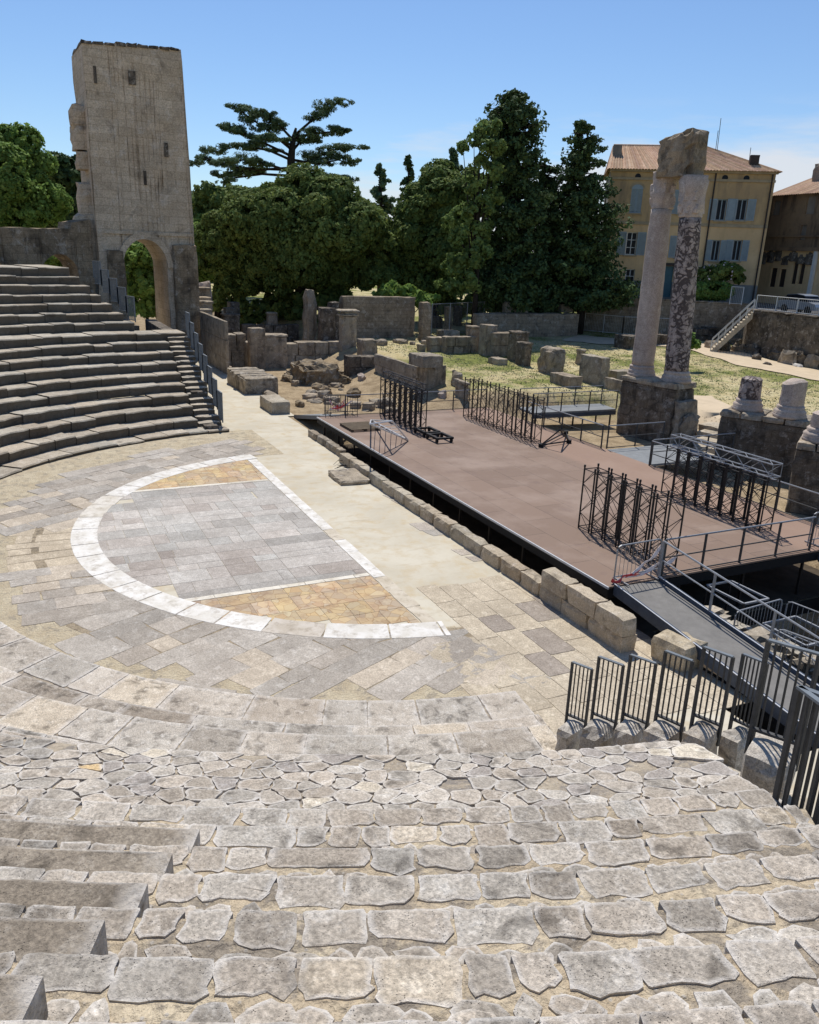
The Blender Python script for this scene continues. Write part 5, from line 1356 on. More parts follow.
LB = ['lowest stepped iron railing panel, farthest left of the row beside the near steps', 'second stepped iron railing panel from the left beside the near steps', 'third stepped iron railing panel from the left, before the two-course wall end', 'fourth stepped iron railing panel from the left, in front of the loose block', 'fifth stepped iron railing panel from the left, before the blue-grey ramp beam', 'sixth stepped iron railing panel from the left, before the grey ramp deck', 'seventh and longest of the stepped iron railing panels, just behind the near railing']
for i, (b0, b1, tt) in enumerate(PANELS):
    P, Q, d = panel(LB[i], b0, b1, tt, 0, nb=4 if i < 5 else 5)
    print('PANEL', i, P, Q)
    n = np.array([d[1], -d[0], 0]); n = n if n[1] < 0 else -n
    mb = MB(); m_ = (P + Q) / 2; mb.cur = (*grey(.9, 1.15), 0)
    LQ = np.linalg.norm(Q - P); mb.rough((m_[0] + n[0] * .1, m_[1] + n[1] * .1, P[2] - .62), (LQ * 1.0, .62, .62), math.atan2(d[1], d[0]), i + 91, .03, .22, .04); mb.build('coping_block', M['step'], near)
    rQ = math.hypot(m_[0], m_[1]); zt = min(prof_z(rQ - .3), P[2] - .5) - .12; mb = MB(); mb.rough((m_[0] + n[0] * .9, m_[1] + n[1] * .9, -.1), (LQ * 1.9, 2.4, zt + .1), math.atan2(d[1], d[0]), i + 61, .04, .4, .04); mb.build('end_wall', M['blockwall'], near)
mb = MB(); e_ = [polar(edge_ang(r) + .25, r) for r in (19.2, 20.4, 21.6, 22.8, 24.0, 25.2, 26.4, 27.6, 28.6)]
for (a, b), r in zip(zip(e_, e_[1:]), (19.2, 20.4, 21.6, 22.8, 24.0, 25.2, 26.4, 27.6)):
    c = (np.array(a) + np.array(b)) / 2; dd = np.array(b) - np.array(a); mb.rough((c[0], c[1], -.1), (np.linalg.norm(dd), .5, prof_z(r) - .05), math.atan2(dd[1], dd[0]), r, .03, .5, .03)
mb.build('end_wall', M['blockwall'], near)
P, Q, d = panel('large iron railing panel nearest the viewer at the right edge of the photo', (773, 810), (816, 852), (793, 687), 0, nb=3, H=1.12)
print('NEAR', P, Q)
Tn = thing('railing_panel', 'iron railing section turning right from the nearest railing panel', 'railing', P); E2 = D(850, 682, np.hypot(*(P - CAM)[:2]) * .99); E2[2] = P[2]
for q in (E2,): mb = MB(); mb.bar(q, q + [0, 0, 1.12], .055); mb.build('post', M['iron'], Tn)
mb = MB(); mb.bar(P + [0, 0, 1.12], E2 + [0, 0, 1.12], .05, .022); mb.build('top_rail', M['railgrey'], Tn)
mb = MB(); mb.bar(P + [0, 0, .06], E2 + [0, 0, .06], .05, .03); mb.build('bottom_rail', M['iron'], Tn)
for i in range(1, 5): q = P + (E2 - P) * i / 5; mb = MB(); mb.bar(q + [0, 0, .06], q + [0, 0, 1.12], .022); mb.build('baluster', M['iron'], Tn)
# ================================================================== BUILDINGS
def mk_render(name, a, b, c3, stain=.5):
    t = NT(name); n = t.noise(.25, 6, .62); m = t.noise(1.4, 6, .68); c = t.mix(a, b, t.ramp(n, (.38, 0.), (.62, 1.))); c = t.mix(c, c3, t.math('MULTIPLY', t.ramp(t.noise(1., 6, .65, vec=t.scaled(1.2, 1.2, .2)), (.5, 0.), (.7, 1.)), stain)); c = t.mix(c, c3, t.ramp(m, (.56, 0.), (.76, .5)))
    t.bump(t.noise(12, 4), .3, .02); return t.fin(c, .95, 0, .1)
M['ochre'] = mk_render('ochre_render', srgb(222, 190, 144), srgb(208, 175, 130), srgb(168, 142, 104))
M['drab'] = mk_render('weathered_upper_render', srgb(200, 170, 124), srgb(178, 150, 112), srgb(130, 114, 94), .7)
M['plinth'] = mk_render('grey_plinth_render', srgb(150, 148, 142), srgb(130, 128, 122), srgb(96, 94, 90))
M['sidewall'] = mk_render('grey_side_render', srgb(150, 140, 126), srgb(126, 118, 108), srgb(88, 82, 76))
M['shutter'] = plain('blue_grey_shutter_paint', srgb(150, 164, 170), .6, 0, .08, 3)
M['glass'] = plain('dark_window_glass', srgb(30, 33, 38), .35, 0, .1, 2, 0, .15)
M['wframe'] = plain('white_window_paint', srgb(214, 212, 204), .5, 0, .05, 3)
M['door'] = plain('blue_green_door_paint', srgb(70, 108, 116), .5, 0, .1, 3)
M['trim'] = plain('stone_trim', srgb(176, 158, 128), .9, 0, .15, 2, .3)
M['whitepaint'] = plain('white_painted_iron', srgb(206, 206, 202), .5, 0, .06, 3)
M['pipe'] = plain('dark_downpipe', srgb(62, 52, 46), .6, 0, .1, 3)
M['carpaint'] = plain('silver_car_paint', srgb(176, 180, 186), .25, .5, .03, 2)
def mk_tile():
    t = NT('terracotta_tiles'); tc, ta = t.attr(); n = t.noise(1.6, 5, .7); c = t.mix(srgb(180, 148, 122), srgb(198, 172, 146), t.ramp(n, (.35, 0.), (.65, 1.))); c = t.mix(c, srgb(140, 112, 94), t.ramp(t.noise(4.5, 6, .75), (.5, 0.), (.68, .8))); c = t.mix(c, tc, 1., 'MULTIPLY'); return t.fin(c, .9, 0, .15)
M['tile'] = mk_tile()

bf = plane_frame((611, 290), (766, 290), 86, 88)
bo, bs_, bn, bL = bf
def bp(px, py): return on_plane(bf, px, py)
def BW(x, z, d=0): p = bo + bs_ * x + bn * d; return np.array([p[0], p[1], z])
def rect(mb, x0, x1, z0, z1, d0, d1): mb.frame(BW(x0, z0, d0), bs_ * (x1 - x0), bn * (d1 - d0), (0, 0, z1 - z0))
house = thing('town_house', 'three-storey ochre townhouse with grey-blue shutters and a tiled roof behind the columns', 'house', BW(bL / 2, 4.5))
xl, ze = bp(611, 168); xr, _ = bp(768, 175); z_e = bp(690, 170)[1]; zc1 = bp(690, 181)[1]; zc2 = bp(690, 225)[1]; zpl = bp(625, 280)[1]; zb = 3.0
xl = bp(605, 230)[0]; xr = bp(767, 230)[0]
wins = []
for (a, b, c, d, kind) in ((630.5, 642, 188, 213, 'arch'), (679, 688, 190, 214, 'sh'), (716.5, 726, 199, 220.5, 'sh'), (736.5, 746.5, 199, 220.5, 'sh'), (626, 636.5, 232, 255, 'shw'), (676, 684, 236, 258, 'sh'), (711.5, 719.5, 240, 261, 'sh'), (732.5, 741, 240, 261, 'sh'), (625, 634, 269, 290, 'blue'), (662, 672, 266, 297, 'door')):
    x0, z1 = bp(a, c); x1, z0 = bp(b, d); x0, x1 = (bp(a, (c + d) / 2)[0], bp(b, (c + d) / 2)[0]); zt = bp((a + b) / 2, c)[1]; z0 = bp((a + b) / 2, d)[1]; wins.append((x0, x1, z0, zt, kind))
holes = [[(x0, z0), (x0, z1), (x1, z1), (x1, z0)] for x0, x1, z0, z1, k in wins]
def facade(z0, z1, mat, name):
    mb = MB(); hs = [h for h in holes]; wall_poly(mb, bf, [(xl, z0), (xl, z1), (xr, z1), (xr, z0)], hs, .4, step=6); mb.build(name, M[mat], house)
facade(zb, zpl, 'plinth', 'wall'); facade(zpl, zc2, 'ochre', 'wall'); facade(zc2, z_e, 'drab', 'wall')
mb = MB(); mb.frame(BW(xl, zb, .41), bn * 11, bs_ * .3, (0, 0, z_e - zb)); mb.frame(BW(xr - .3, zb, .41), bn * 11, bs_ * .3, (0, 0, z_e - zb)); mb.frame(BW(xl + .31, zb, 11), bs_ * (xr - xl - .62), bn * .3, (0, 0, z_e - zb)); mb.build('side_wall', M['sidewall'], house)
mb = MB(); rect(mb, xl - .05, xr + .05, zc1, zc1 + .22, -.14, -.003); rect(mb, xl, xr, zc2 - .1, zc2 + .18, -.10, -.003); rect(mb, xl - .15, xr + .15, z_e - .25, z_e - .02, -.3, -.003); mb.build('string_course', M['trim'], house)
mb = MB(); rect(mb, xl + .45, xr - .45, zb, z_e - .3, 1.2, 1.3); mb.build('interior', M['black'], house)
for x0, x1, z0, z1, k in wins:
    w = x1 - x0; mb = MB()
    if k == 'door': rect(mb, x0, x1, z0, z1, .15, .22); dr = mb.build('door', M['door'], house); mb = MB(); rect(mb, x0 - .25, x1 + .25, z1 + .02, z1 + .3, -.25, -.003); mb.build('canopy', M['pipe'], house); continue
    for a, b, c, d in ((x0, x0 + .08, z0, z1), (x1 - .08, x1, z0, z1), (x0 + .08, x1 - .08, z0, z0 + .09), (x0 + .08, x1 - .08, z1 - .09, z1), ((x0 + x1) / 2 - .04, (x0 + x1) / 2 + .04, z0 + .09, z1 - .09)): rect(mb, a, b, c, d, .18, .25)
    if k in ('shw', 'blue'):
        for f in (.33, .66): rect(mb, x0 + .08, (x0 + x1) / 2 - .045, z0 + (z1 - z0) * f - .03, z0 + (z1 - z0) * f + .03, .19, .24); rect(mb, (x0 + x1) / 2 + .045, x1 - .08, z0 + (z1 - z0) * f - .03, z0 + (z1 - z0) * f + .03, .19, .24)
    wn = mb.build('window', M['wframe'] if k in ('shw', 'blue') else M['shutter'], house)
    mb = MB(); rect(mb, x0 + .08, x1 - .08, z0 + .09, z1 - .09, .26, .28); mb.build('pane', M['glass'], wn)
    mb = MB(); rect(mb, x0 - .15, x1 + .15, z0 - .14, z0 - .005, -.16, -.003); mb.build('sill', M['trim'], wn)
    def leaf(a, b, d0=-.09, d1=-.03):
        m = MB(); rect(m, a, a + .07, z0, z1, d0, d1); rect(m, b - .07, b, z0, z1, d0, d1); rect(m, a + .07, b - .07, z0, z0 + .1, d0, d1); rect(m, a + .07, b - .07, z1 - .1, z1, d0, d1); zz = z0 + .12
        while zz < z1 - .14: m.frame(BW(a + .07, zz, d1 - .01), bs_ * (b - a - .14), bn * -.035 + np.array([0, 0, .05]), (0, 0, .035)); zz += .085
        m.build('shutter', M['shutter'], house)
    if k == 'arch': leaf(x0 + .02, (x0 + x1) / 2 - .01, .02, .08); leaf((x0 + x1) / 2 + .01, x1 - .02, .02, .08); mb = MB(); 
    elif k != 'blue': leaf(x0 - w * .85, x0 - .03); leaf(x1 + .03, x1 + w * .85)
    if k == 'arch':
        c = (x0 + x1) / 2; mb = MB(); r = w / 2 + .2
        for i in range(12):
            a0, a1 = PI * i / 12, PI * (i + 1) / 12
            q = [BW(c + rr_ * math.cos(a), z1 - .1 + rr_ * .8 * math.sin(a), -.06) for rr_, a in ((r, a0), (r, a1), (w / 2, a1), (w / 2, a0))]; mb.quadp(*q)
        mb.build('arch_trim', M['trim'], house); mb = MB(); mb.v = []; 
        i0 = mb.vert(BW(c, z1 - .1, -.03)); rim = [mb.vert(BW(c + w / 2 * math.cos(PI * i / 12), z1 - .1 + w * .4 * math.sin(PI * i / 12), -.03)) for i in range(13)]
        for i in range(12): mb.face(i0, rim[i], rim[i + 1])
        mb.build('fanlight', M['shutter'], house)
for px, py in ((638, 176.5), (725, 178), (746.5, 178.5)):
    x, z = bp(px, py); mb = MB(); mb.tube(BW(x, z, -.02), BW(x, z, -.004), .28, 14); mb.build('attic_opening', M['glass'], house)
for (p0, p1) in (((716, 173), (707, 262)), ((766.5, 176), (751, 282))):
    a = bp(*p0); b = bp(*p1); x = a[0] if p0[0] < 750 else xr - .3
    mb = MB(); mb.tube(BW(x, a[1] + .3, -.14), BW(x, 5.0, -.14), .07, 8); mb.build('downpipe', M['pipe'], house)
# tiled hip roof: rows of half-round tiles
def tiled(mb, e0, e1, r0, r1, pitch=.28):
    e0, e1, r0, r1 = map(np.asarray, (e0, e1, r0, r1)); n = max(2, int(np.linalg.norm(e1 - e0) / pitch)); up = np.cross(e1 - e0, r0 - e0); up /= np.linalg.norm(up); up = up if up[2] > 0 else -up
    for i in range(n):
        k = R.uniform(.75, 1.15); mb.cur = (k, k * R.uniform(.93, 1.0), k * R.uniform(.88, 1.0), 0); prev = None
        m = 6
        for j in range(m + 1):
            f = (i + j / m) / n; h = .085 * math.sin(PI * j / m) if i % 1 == 0 else 0
            a = e0 + (e1 - e0) * f + up * h; b = r0 + (r1 - r0) * f + up * h; cur = (mb.vert(a), mb.vert(b))
            if prev: mb.face(prev[0], cur[0], cur[1], prev[1])
            prev = cur
    mb.cur = (1, 1, 1, 0)
zr = z_e + 2.7; E0 = BW(xl - .35, z_e - .1, -.65); E1 = BW(xr + .4, z_e - .1, -.65); E2_ = BW(xr + .4, z_e - .1, 12); E3 = BW(xl - .35, z_e - .1, 12)
rl = BW(xl + .2, zr, 5.6); r_r = BW(bp(715, 150)[0], zr, 5.6)
mb = MB(); tiled(mb, E0, E1, rl, r_r); tiled(mb, E1, E2_, r_r, r_r + bn * .01); tiled(mb, E2_, E3, r_r, rl); tiled(mb, E3, E0, rl, rl + bn * .01); mb.tube(rl, r_r, .16, 8); mb.build('roof', M['tile'], house)
x, z = bp(759, 166); mb = MB(); mb.rough(BW(x - .3, z_e + .1, 1.2), (.85, .85, bp(759, 156)[1] - z_e + .1), math.atan2(bs_[1], bs_[0]), 3, .02, .5, .03); mb.build('chimney', M['pipe'], house)
mb = MB()
for (p0, p1) in (((722, 160), (726, 128)), ((724, 160), (729, 115)), ((759.5, 157), (760.5, 146))):
    a = bp(*p0); b = bp(*p1); mb.tube(BW(a[0], a[1] - 1.2, 4.5), BW(b[0], b[1] + .4, 4.5), .03, 5)
mb.build('antenna', M['pipe'], house)
mb = MB(); x, z = bp(606, 160); mb.rough(BW(xl + .5, z_e + .1, 3.5), (.9, 1.6, bp(606, 146)[1] - z_e + .4), math.atan2(bs_[1], bs_[0]), 4, .03, .5, .03); mb.build('chimney', M['sidewall'], house)

# brown weathered house at the right edge
hf = plane_frame((766, 270), (850, 270), 93, 86); ho, hs_, hn, hL = hf
def hp(px, py): return on_plane(hf, px, py)
def HW(x, z, d=0): p = ho + hs_ * x + hn * d; return np.array([p[0], p[1], z])
def hrect(mb, x0, x1, z0, z1, d0, d1): mb.frame(HW(x0, z0, d0), hs_ * (x1 - x0), hn * (d1 - d0), (0, 0, z1 - z0))
h2 = thing('town_house', 'older dark stained house with an orange tiled roof at the right edge of the photo', 'house', HW(hL / 2, 4.5))
a = hp(768, 196); zt_ = hp(790, 194)[1]; zm = hp(800, 250)[1]; x_l = hp(762, 250)[0]; x_r = hp(850, 250)[0]
hw = []
for (p, q, r_, s) in ((770, 776, 268, 287), (779, 785, 269, 287), (792, 797, 262, 284), (799, 804, 262, 284), (773, 780, 201, 215), (806, 815, 196, 214), (800, 806, 225, 240)):
    hw.append((hp(p, (r_ + s) / 2)[0], hp(q, (r_ + s) / 2)[0], hp((p + q) / 2, s)[1], hp((p + q) / 2, r_)[1]))
hh_ = [[(x0, z0), (x0, z1), (x1, z1), (x1, z0)] for x0, x1, z0, z1 in hw]
M['oldwall'] = mk_render('dark_stained_render', srgb(150, 126, 98), srgb(122, 102, 82), srgb(66, 58, 52), .9)
for z0, z1, mt in ((3, zm, 'ochre'), (zm, zt_, 'oldwall')): mb = MB(); wall_poly(mb, hf, [(x_l, z0), (x_l, z1), (x_r, z1), (x_r, z0)], hh_, .4, step=6); mb.build('wall', M[mt], h2)
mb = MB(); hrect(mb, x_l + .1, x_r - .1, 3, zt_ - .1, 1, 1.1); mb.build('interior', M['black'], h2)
mb = MB(); mb.frame(HW(x_l, 3, .41), hn * 9, hs_ * .3, (0, 0, zt_ - 3)); mb.build('side_wall', M['oldwall'], h2); mb = MB(); mb.frame(HW(x_r - .3, 3, .41), hn * 9, hs_ * .3, (0, 0, zt_ - 3)); mb.build('side_wall', M['oldwall'], h2)
for i, (x0, x1, z0, z1) in enumerate(hw):
    mb = MB(); hrect(mb, x0, x1, z0, z1, .2, .26); d_ = mb.build('door' if i < 2 else 'shutter', M['pipe'] if i < 4 else M['sidewall'], h2)
mb = MB(); hrect(mb, x_l, x_r, zm - .1, zm + .25, -.35, -.003); hrect(mb, x_l + .6, x_r, hp(800, 236)[1] - .1, hp(800, 236)[1] + .06, -.2, -.003); mb.build('ledge', M['oldwall'], h2)
mb = MB()
for i in range(7): x = x_l + .3 + i * 1.0; mb.rough(HW(x, zm - 1.0 - R.uniform(0, .5), -.02), (1.0, .3, R.uniform(.8, 1.5)), math.atan2(hs_[1], hs_[0]), i, .2, .4, .3)
mb.build('broken_cornice', M['darkruin'], h2)
mb = MB(); tiled(mb, HW(x_l - .3, zt_ - .15, -.5), HW(x_r, zt_ - .15, -.5), HW(x_l - .3, zt_ + 2.2, 6), HW(x_r, zt_ + 2.2, 6)); mb.build('roof', M['tile'], h2)
mb = MB(); q = hp(785, 186); mb.rough(HW(q[0], zt_ + 1.2, 4), (.8, .8, 1.9), 0, 4, .04, .4, .05); mb.build('chimney', M['sidewall'], h2)
mb = MB(); hrect(mb, hp(813, 270)[0], hp(816, 270)[0], 3, hp(815, 250)[1], -.3, -.05); mb.build('pilaster', M['wframe'], h2)

# ------------------------------------------------------------------ street, retaining walls, stair, fences
SZT = 5.35
s0 = D(585, 300, 83); s1 = D(752, 300, 82.5); s2 = D(757, 300, 74); s3 = D(1000, 320, 60)
mb = MB(); f0 = s1 + (s0 - s1) * 8; f3 = s3 + (s3 - s2) * 2
top = [(s0[0], s0[1]), (s1[0], s1[1]), (s2[0], s2[1]), (s3[0], s3[1]), (s3[0] + 30, s3[1] + 120), (s0[0] - 50, s0[1] + 140)]
i = [mb.vert((x, y, SZT)) for x, y in top]; mb.face(*i); j = [mb.vert((x, y, 0)) for x, y in top]
for a in range(len(top)): b = (a + 1) % len(top); mb.face(i[a], i[b], j[b], j[a])
struct(mb.build('street', M['asphalt'], loc=(0, 0, 0)))
def long_wall(label, A, B, zb, zt, th, mat='coursed', cap=True):
    A = np.array([A[0], A[1]]); B = np.array([B[0], B[1]]); d = B - A; L = np.linalg.norm(d); y = math.atan2(d[1], d[0]); n = np.array([-d[1], d[0]]) / L
    if n @ (CAM[:2] - A) > 0: n = -n
    mb = MB(); c = (A + B) / 2 - n * th * .6; mb.rough((c[0], c[1], zb), (L, th, zt - zb), y, R.random() * 40, .05, .6, .05, cap=40)
    if cap:
        k = int(L / 1.2)
        for q in range(k): p = A + d * (q + .5) / k - n * th * .6; mb.cur = (*grey(.9, 1.1), 0); mb.rough((p[0], p[1], zt - .02), (L / k * .99, th * 1.15, .14), y, q, .03, .5, .03)
    return tag(mb.build('retaining_wall', M[mat]), label, 'wall')
long_wall('dark rough retaining wall holding up the street at the right, right of the white stair', s2, s3, 1.0, SZT + .1, .5, 'darkruin')
long_wall('coursed terrace wall below the ochre townhouse, behind the columns', s0, s1, 1.0, SZT + .2, .5, 'coursed')
long_wall('short return wall between the terrace wall and the dark retaining wall', s1, s2, 1.0, SZT, .4, 'darkruin', False)
# white stair
sp0 = G(712, 329); q0 = D(714, 326, np.hypot(*(s2 - CAM)[:2]) - 1.2); q1 = D(755, 302, np.hypot(*(s2 - CAM)[:2]) - 1.2)
ws = thing('garden_stair', 'pale straight stair with white railing climbing from the garden to the street', 'stair', q0)
zlo = ground_z(q0[0], q0[1]); d_ = q1 - q0; d_[2] = 0; n_ = np.array([-d_[1], d_[0], 0]) / np.linalg.norm(d_)
if n_ @ (CAM - q0) > 0: n_ = -n_
ns = 16
for k in range(ns):
    a = q0 + d_ * k / ns; z = zlo + (SZT - zlo) * (k + 1) / ns; mb = MB(); mb.frame(np.array([a[0], a[1], z - .13]) - n_ * .4, d_ / ns * 1.06, n_ * 1.9, (0, 0, .13)); mb.build('step', M['blockwall'], ws)
mb = MB(); A_ = np.array([q0[0], q0[1], zlo - .5]); 
mb.frame(A_ - n_ * .5, d_ + np.array([0, 0, SZT - zlo]), n_ * .09, (0, 0, .55)); mb.frame(A_ + n_ * 1.55, d_ + np.array([0, 0, SZT - zlo]), n_ * .09, (0, 0, .55)); mb.build('stringer', M['blockwall'], ws)
for off in (-.42, 1.55):
    mb = MB(); a = np.array([q0[0], q0[1], zlo]) + n_ * off; b = np.array([q1[0], q1[1], SZT]) + n_ * off
    for h in (.5, 1.0): mb.tube(a + [0, 0, h], b + [0, 0, h], .035, 6)
    for f in np.linspace(0, 1, 7): p = a + (b - a) * f; mb.tube(p, p + [0, 0, 1.0], .03, 6)
    mb.build('handrail', M['whitepaint'], ws)
def mesh_fence(label, pts, h, mat='whitepaint', post=2.2, wires=7, name='wire_fence', barsp=None):
    t = thing(name, label, 'fence', pts[0])
    for a, b in zip(pts, pts[1:]):
        a = np.array(a, float); b = np.array(b, float); n = max(1, round(np.linalg.norm(b - a) / post))
        for i in range(n + 1): p = a + (b - a) * i / n; mb = MB(); mb.bar(p, p + [0, 0, h], .06); mb.build('post', M[mat], t)
        mb = MB()
        for k in (0, 1): mb.tube(a + [0, 0, h * (.06 + .92 * k)], b + [0, 0, h * (.06 + .92 * k)], .028, 5)
        L = np.linalg.norm(b - a); m = int(L / (barsp or .16))
        for i in range(m): p = a + (b - a) * i / m; mb.tube(p + [0, 0, h * .06], p + [0, 0, h * .98], .008, 3)
        mb.build('wire_panel', M['galv'] if mat == 'galv' else M[mat], t)
    return t
def gp(px, py): P = G(px, py); return (P[0], P[1], P[2])
mesh_fence('pale metal fence running from the back garden wall to the columns', [gp(584, 331), gp(622, 335), gp(668, 337)], 1.75)
mesh_fence('pale metal fence section right of the columns at the foot of the white stair', [gp(668, 337), gp(712, 331)], 1.6)
fa = D(432, 314, 72); fb = D(500, 312, 78); fc = D(584, 316, 82)
for q in (fa, fb, fc): q[2] = ground_z(q[0], q[1])
mesh_fence('grey metal fence standing in front of the dark trees behind the back garden wall', [fa, fb, fc], 2.9, 'galv')
e0 = s2 + (s3 - s2) * .02
mesh_fence('white street railing on top of the dark retaining wall', [(s2[0], s2[1], SZT + .2), (s2[0] + (s3 - s2)[0] * .55, s2[1] + (s3 - s2)[1] * .55, SZT + .2)], 1.15, barsp=.2)
ga = D(730, 300, 81.5); gb = D(742, 300, 81.3); ga[2] = gb[2] = SZT + .15
mesh_fence('small white iron gate at the head of the white stair beside the hedge', [ga, gb], 1.6, name='iron_gate', post=1.2, barsp=.14)
# silver car, mostly behind the street wall
c0 = D(806, 298, 76); cy = math.atan2((s3 - s2)[1], (s3 - s2)[0]); car = thing('parked_car', 'silver parked car half hidden behind the dark retaining wall', 'car', (c0[0], c0[1], SZT)); ca, sa = math.cos(cy), math.sin(cy)
def CW(x, y, z): return np.array([c0[0] + ca * x - sa * y, c0[1] + sa * x + ca * y, SZT + z])
def carhull(prof, w0, w1):
    mb = MB(); n = len(prof); 
    ring = lambda w, s: [mb.vert(CW(x, s * w, z)) for x, z in prof]
    A = ring(w0, -1); A1 = ring(w1, -1.0); B1 = ring(w1, 1.0); B = ring(w0, 1)
    for k in range(n): j = (k + 1) % n; mb.face(A[k], A[j], B[j], B[k])
    mb.face(*A[::-1]); mb.face(*B); return mb
body = [(-2.1, .35), (-2.15, .75), (-2.0, .95), (-1.2, 1.0), (1.2, .95), (1.95, .82), (2.1, .6), (2.05, .32)]
carhull(body, .86, .86).build('body', M['carpaint'], car)
carhull([(-1.75, .99), (-1.35, 1.42), (-.3, 1.5), (.45, 1.42), (1.15, .96)], .72, .72).build('cabin', M['glass'], car)
mb = carhull([(-1.42, 1.42), (-1.3, 1.46), (-.3, 1.54), (.5, 1.46), (.6, 1.40)], .70, .7); mb.build('roof', M['carpaint'], car)
for x in (-1.3, 1.3):
    for y in (-.84, .84): mb = MB(); mb.tube(CW(x, y - .1, .32), CW(x, y + .1, .32), .32, 16); mb.build('wheel', M['black'], car)

# ================================================================== VEGETATION
def leaves_mesh(name, pts, nrm, size, mat, parent, tintvar=.25, aspect=.7):
    # one small bent leaf clump per point (numpy)
    n = len(pts); off = WP[parent.name]; pts = pts - off
    a = NR.normal(size=(n, 3)); t = np.cross(nrm, a); t /= np.linalg.norm(t, axis=1, keepdims=True) + 1e-9; b = np.cross(nrm, t)
    s = (size * NR.uniform(.6, 1.35, (n, 1))); q = NR.normal(scale=.25, size=(n, 3)) * s
    v = np.stack([pts - t * s - b * s * aspect, pts + t * s - b * s * aspect * .6, pts + t * s * .8 + b * s * aspect + q, pts - t * s * .7 + b * s * aspect * .8 - q * .5], 1).reshape(-1, 3)
    me = bpy.data.meshes.new(name); me.vertices.add(4 * n); me.vertices.foreach_set('co', v.astype(np.float32).ravel()); me.loops.add(4 * n); me.polygons.add(n)
    me.polygons.foreach_set('loop_start', np.arange(0, 4 * n, 4, dtype=np.int32)); me.polygons.foreach_set('loop_total', np.full(n, 4, dtype=np.int32)); me.loops.foreach_set('vertex_index', np.arange(4 * n, dtype=np.int32)); me.update(calc_edges=True)
    k = np.repeat(1 + NR.uniform(-tintvar, tintvar, n), 4); w = np.repeat(NR.uniform(-.08, .12, n), 4); c = np.stack([k + w, k, k - w, np.zeros_like(k)], 1).astype(np.float32)
    at = me.color_attributes.new('tint', 'FLOAT_COLOR', 'POINT'); at.data.foreach_set('color', c.ravel()); me.materials.append(M[mat])
    o = bpy.data.objects.new(name, me); COL.objects.link(o); o.parent = parent; WP[o.name] = off; return o
def clump_points(c, rad, n, shell=.55, gap=.45, freq=.9, up=.25):
    d = NR.normal(size=(n * 2, 3)); d /= np.linalg.norm(d, axis=1, keepdims=True); r = NR.uniform(shell, 1.0, (n * 2, 1)) ** .6
    p = np.asarray(c) + d * r * np.asarray(rad)
    k = np.array([mn.noise(Vector((float(x[0]) * freq, float(x[1]) * freq, float(x[2]) * freq))) for x in p]); m = k > (gap - .5)
    p = p[m][:n]; d = d[m][:n]; nn = d + NR.normal(scale=.55, size=d.shape) + np.array([0, 0, up]); nn /= np.linalg.norm(nn, axis=1, keepdims=True); return p, nn
def pos(px, py, dist): return D(px, py, dist)
def tree_base(px, dist): P = D(px, 300, dist); return np.array([P[0], P[1], ground_z(P[0], P[1])])
def tree(label, px, dist, blobs, mat, trunk_r=.3, leaf=.3, dens=9, gap=.42, name='tree', group='trees behind the theatre ruins', cat='tree', limbs=True, shell=.5, freq=.8, sub=7, subr=.42):
    """blobs: (px, py, rx_px, ry_px) crown lobes seen from the photo's side, built as volumes at the tree's distance."""
    B = tree_base(px, dist); t = thing(name, label, cat, B, group); k = dist / F_PX; pts = []; nr = []; centres = []
    for (x, y, rx, ry) in blobs:
        dd = dist + R.uniform(-.35, .35) * rx * k; c = D(x, y, dd); rad = np.array([rx * k, rx * k, ry * k]); centres.append((c, rad))
        # each lobe is itself a cluster of leafy clumps, so its outline is uneven
        area = rx * k * ry * k; m = max(4, int(sub * max(1, area / 6) ** .5 * 2))
        for _ in range(m):
            d = NR.normal(size=3); d /= np.linalg.norm(d); d[2] = d[2] * .9 + .1; cc = c + d * rad * R.uniform(.45, .9); rr_ = subr * R.uniform(.6, 1.25) * min(rad[0], rad[2] * 1.3)
            n = int(dens * (rr_ / leaf) ** 2 * 1.3) + 12; p, q = clump_points(cc, (rr_, rr_, rr_ * .8), n, shell, gap, freq * 1.5); pts.append(p); nr.append(q)
        n = int(dens * area / leaf ** 2 * .5); p, q = clump_points(c, rad * .8, n, .3, gap, freq); pts.append(p); nr.append(q)
    mb = MB(); top = max(c[2] for c, _ in centres); ctr = sum(c for c, _ in centres) / len(centres)
    mb.path([B - [0, 0, .3], B + [0.1, 0, (top - B[2]) * .3], [B[0] * .6 + ctr[0] * .4, B[1] * .6 + ctr[1] * .4, B[2] + (top - B[2]) * .6], [B[0] * .4 + ctr[0] * .6, B[1] * .4 + ctr[1] * .6, B[2] + (top - B[2]) * .92]], [trunk_r * 1.3, trunk_r, trunk_r * .7, trunk_r * .2], 8)
    if limbs:
        for c, rad in centres:
            s = B + (np.array([ctr[0], ctr[1], top]) - B) * R.uniform(.3, .55); m = (s + c) / 2 - [0, 0, .3]; mb.path([s, m, c], [trunk_r * .5, trunk_r * .35, trunk_r * .1], 6)
    mb.build('trunk', M['bark'], t, smooth=True)
    leaves_mesh('crown', np.concatenate(pts), np.concatenate(nr), leaf, mat, t); return t
# big round holm oak
tree('broad rounded dense green tree in the middle, below the flat-topped cedar', 300, 83, [(300, 235, 78, 45), (250, 240, 42, 34), (352, 244, 44, 38), (295, 205, 50, 24), (330, 212, 40, 22), (262, 218, 34, 26), (230, 258, 24, 32), (385, 262, 20, 32), (300, 270, 80, 24), (240, 278, 30, 18), (372, 274, 26, 18)], 'leaf_oak', .45, .145, 10, .40, 'oak_tree', sub=10)
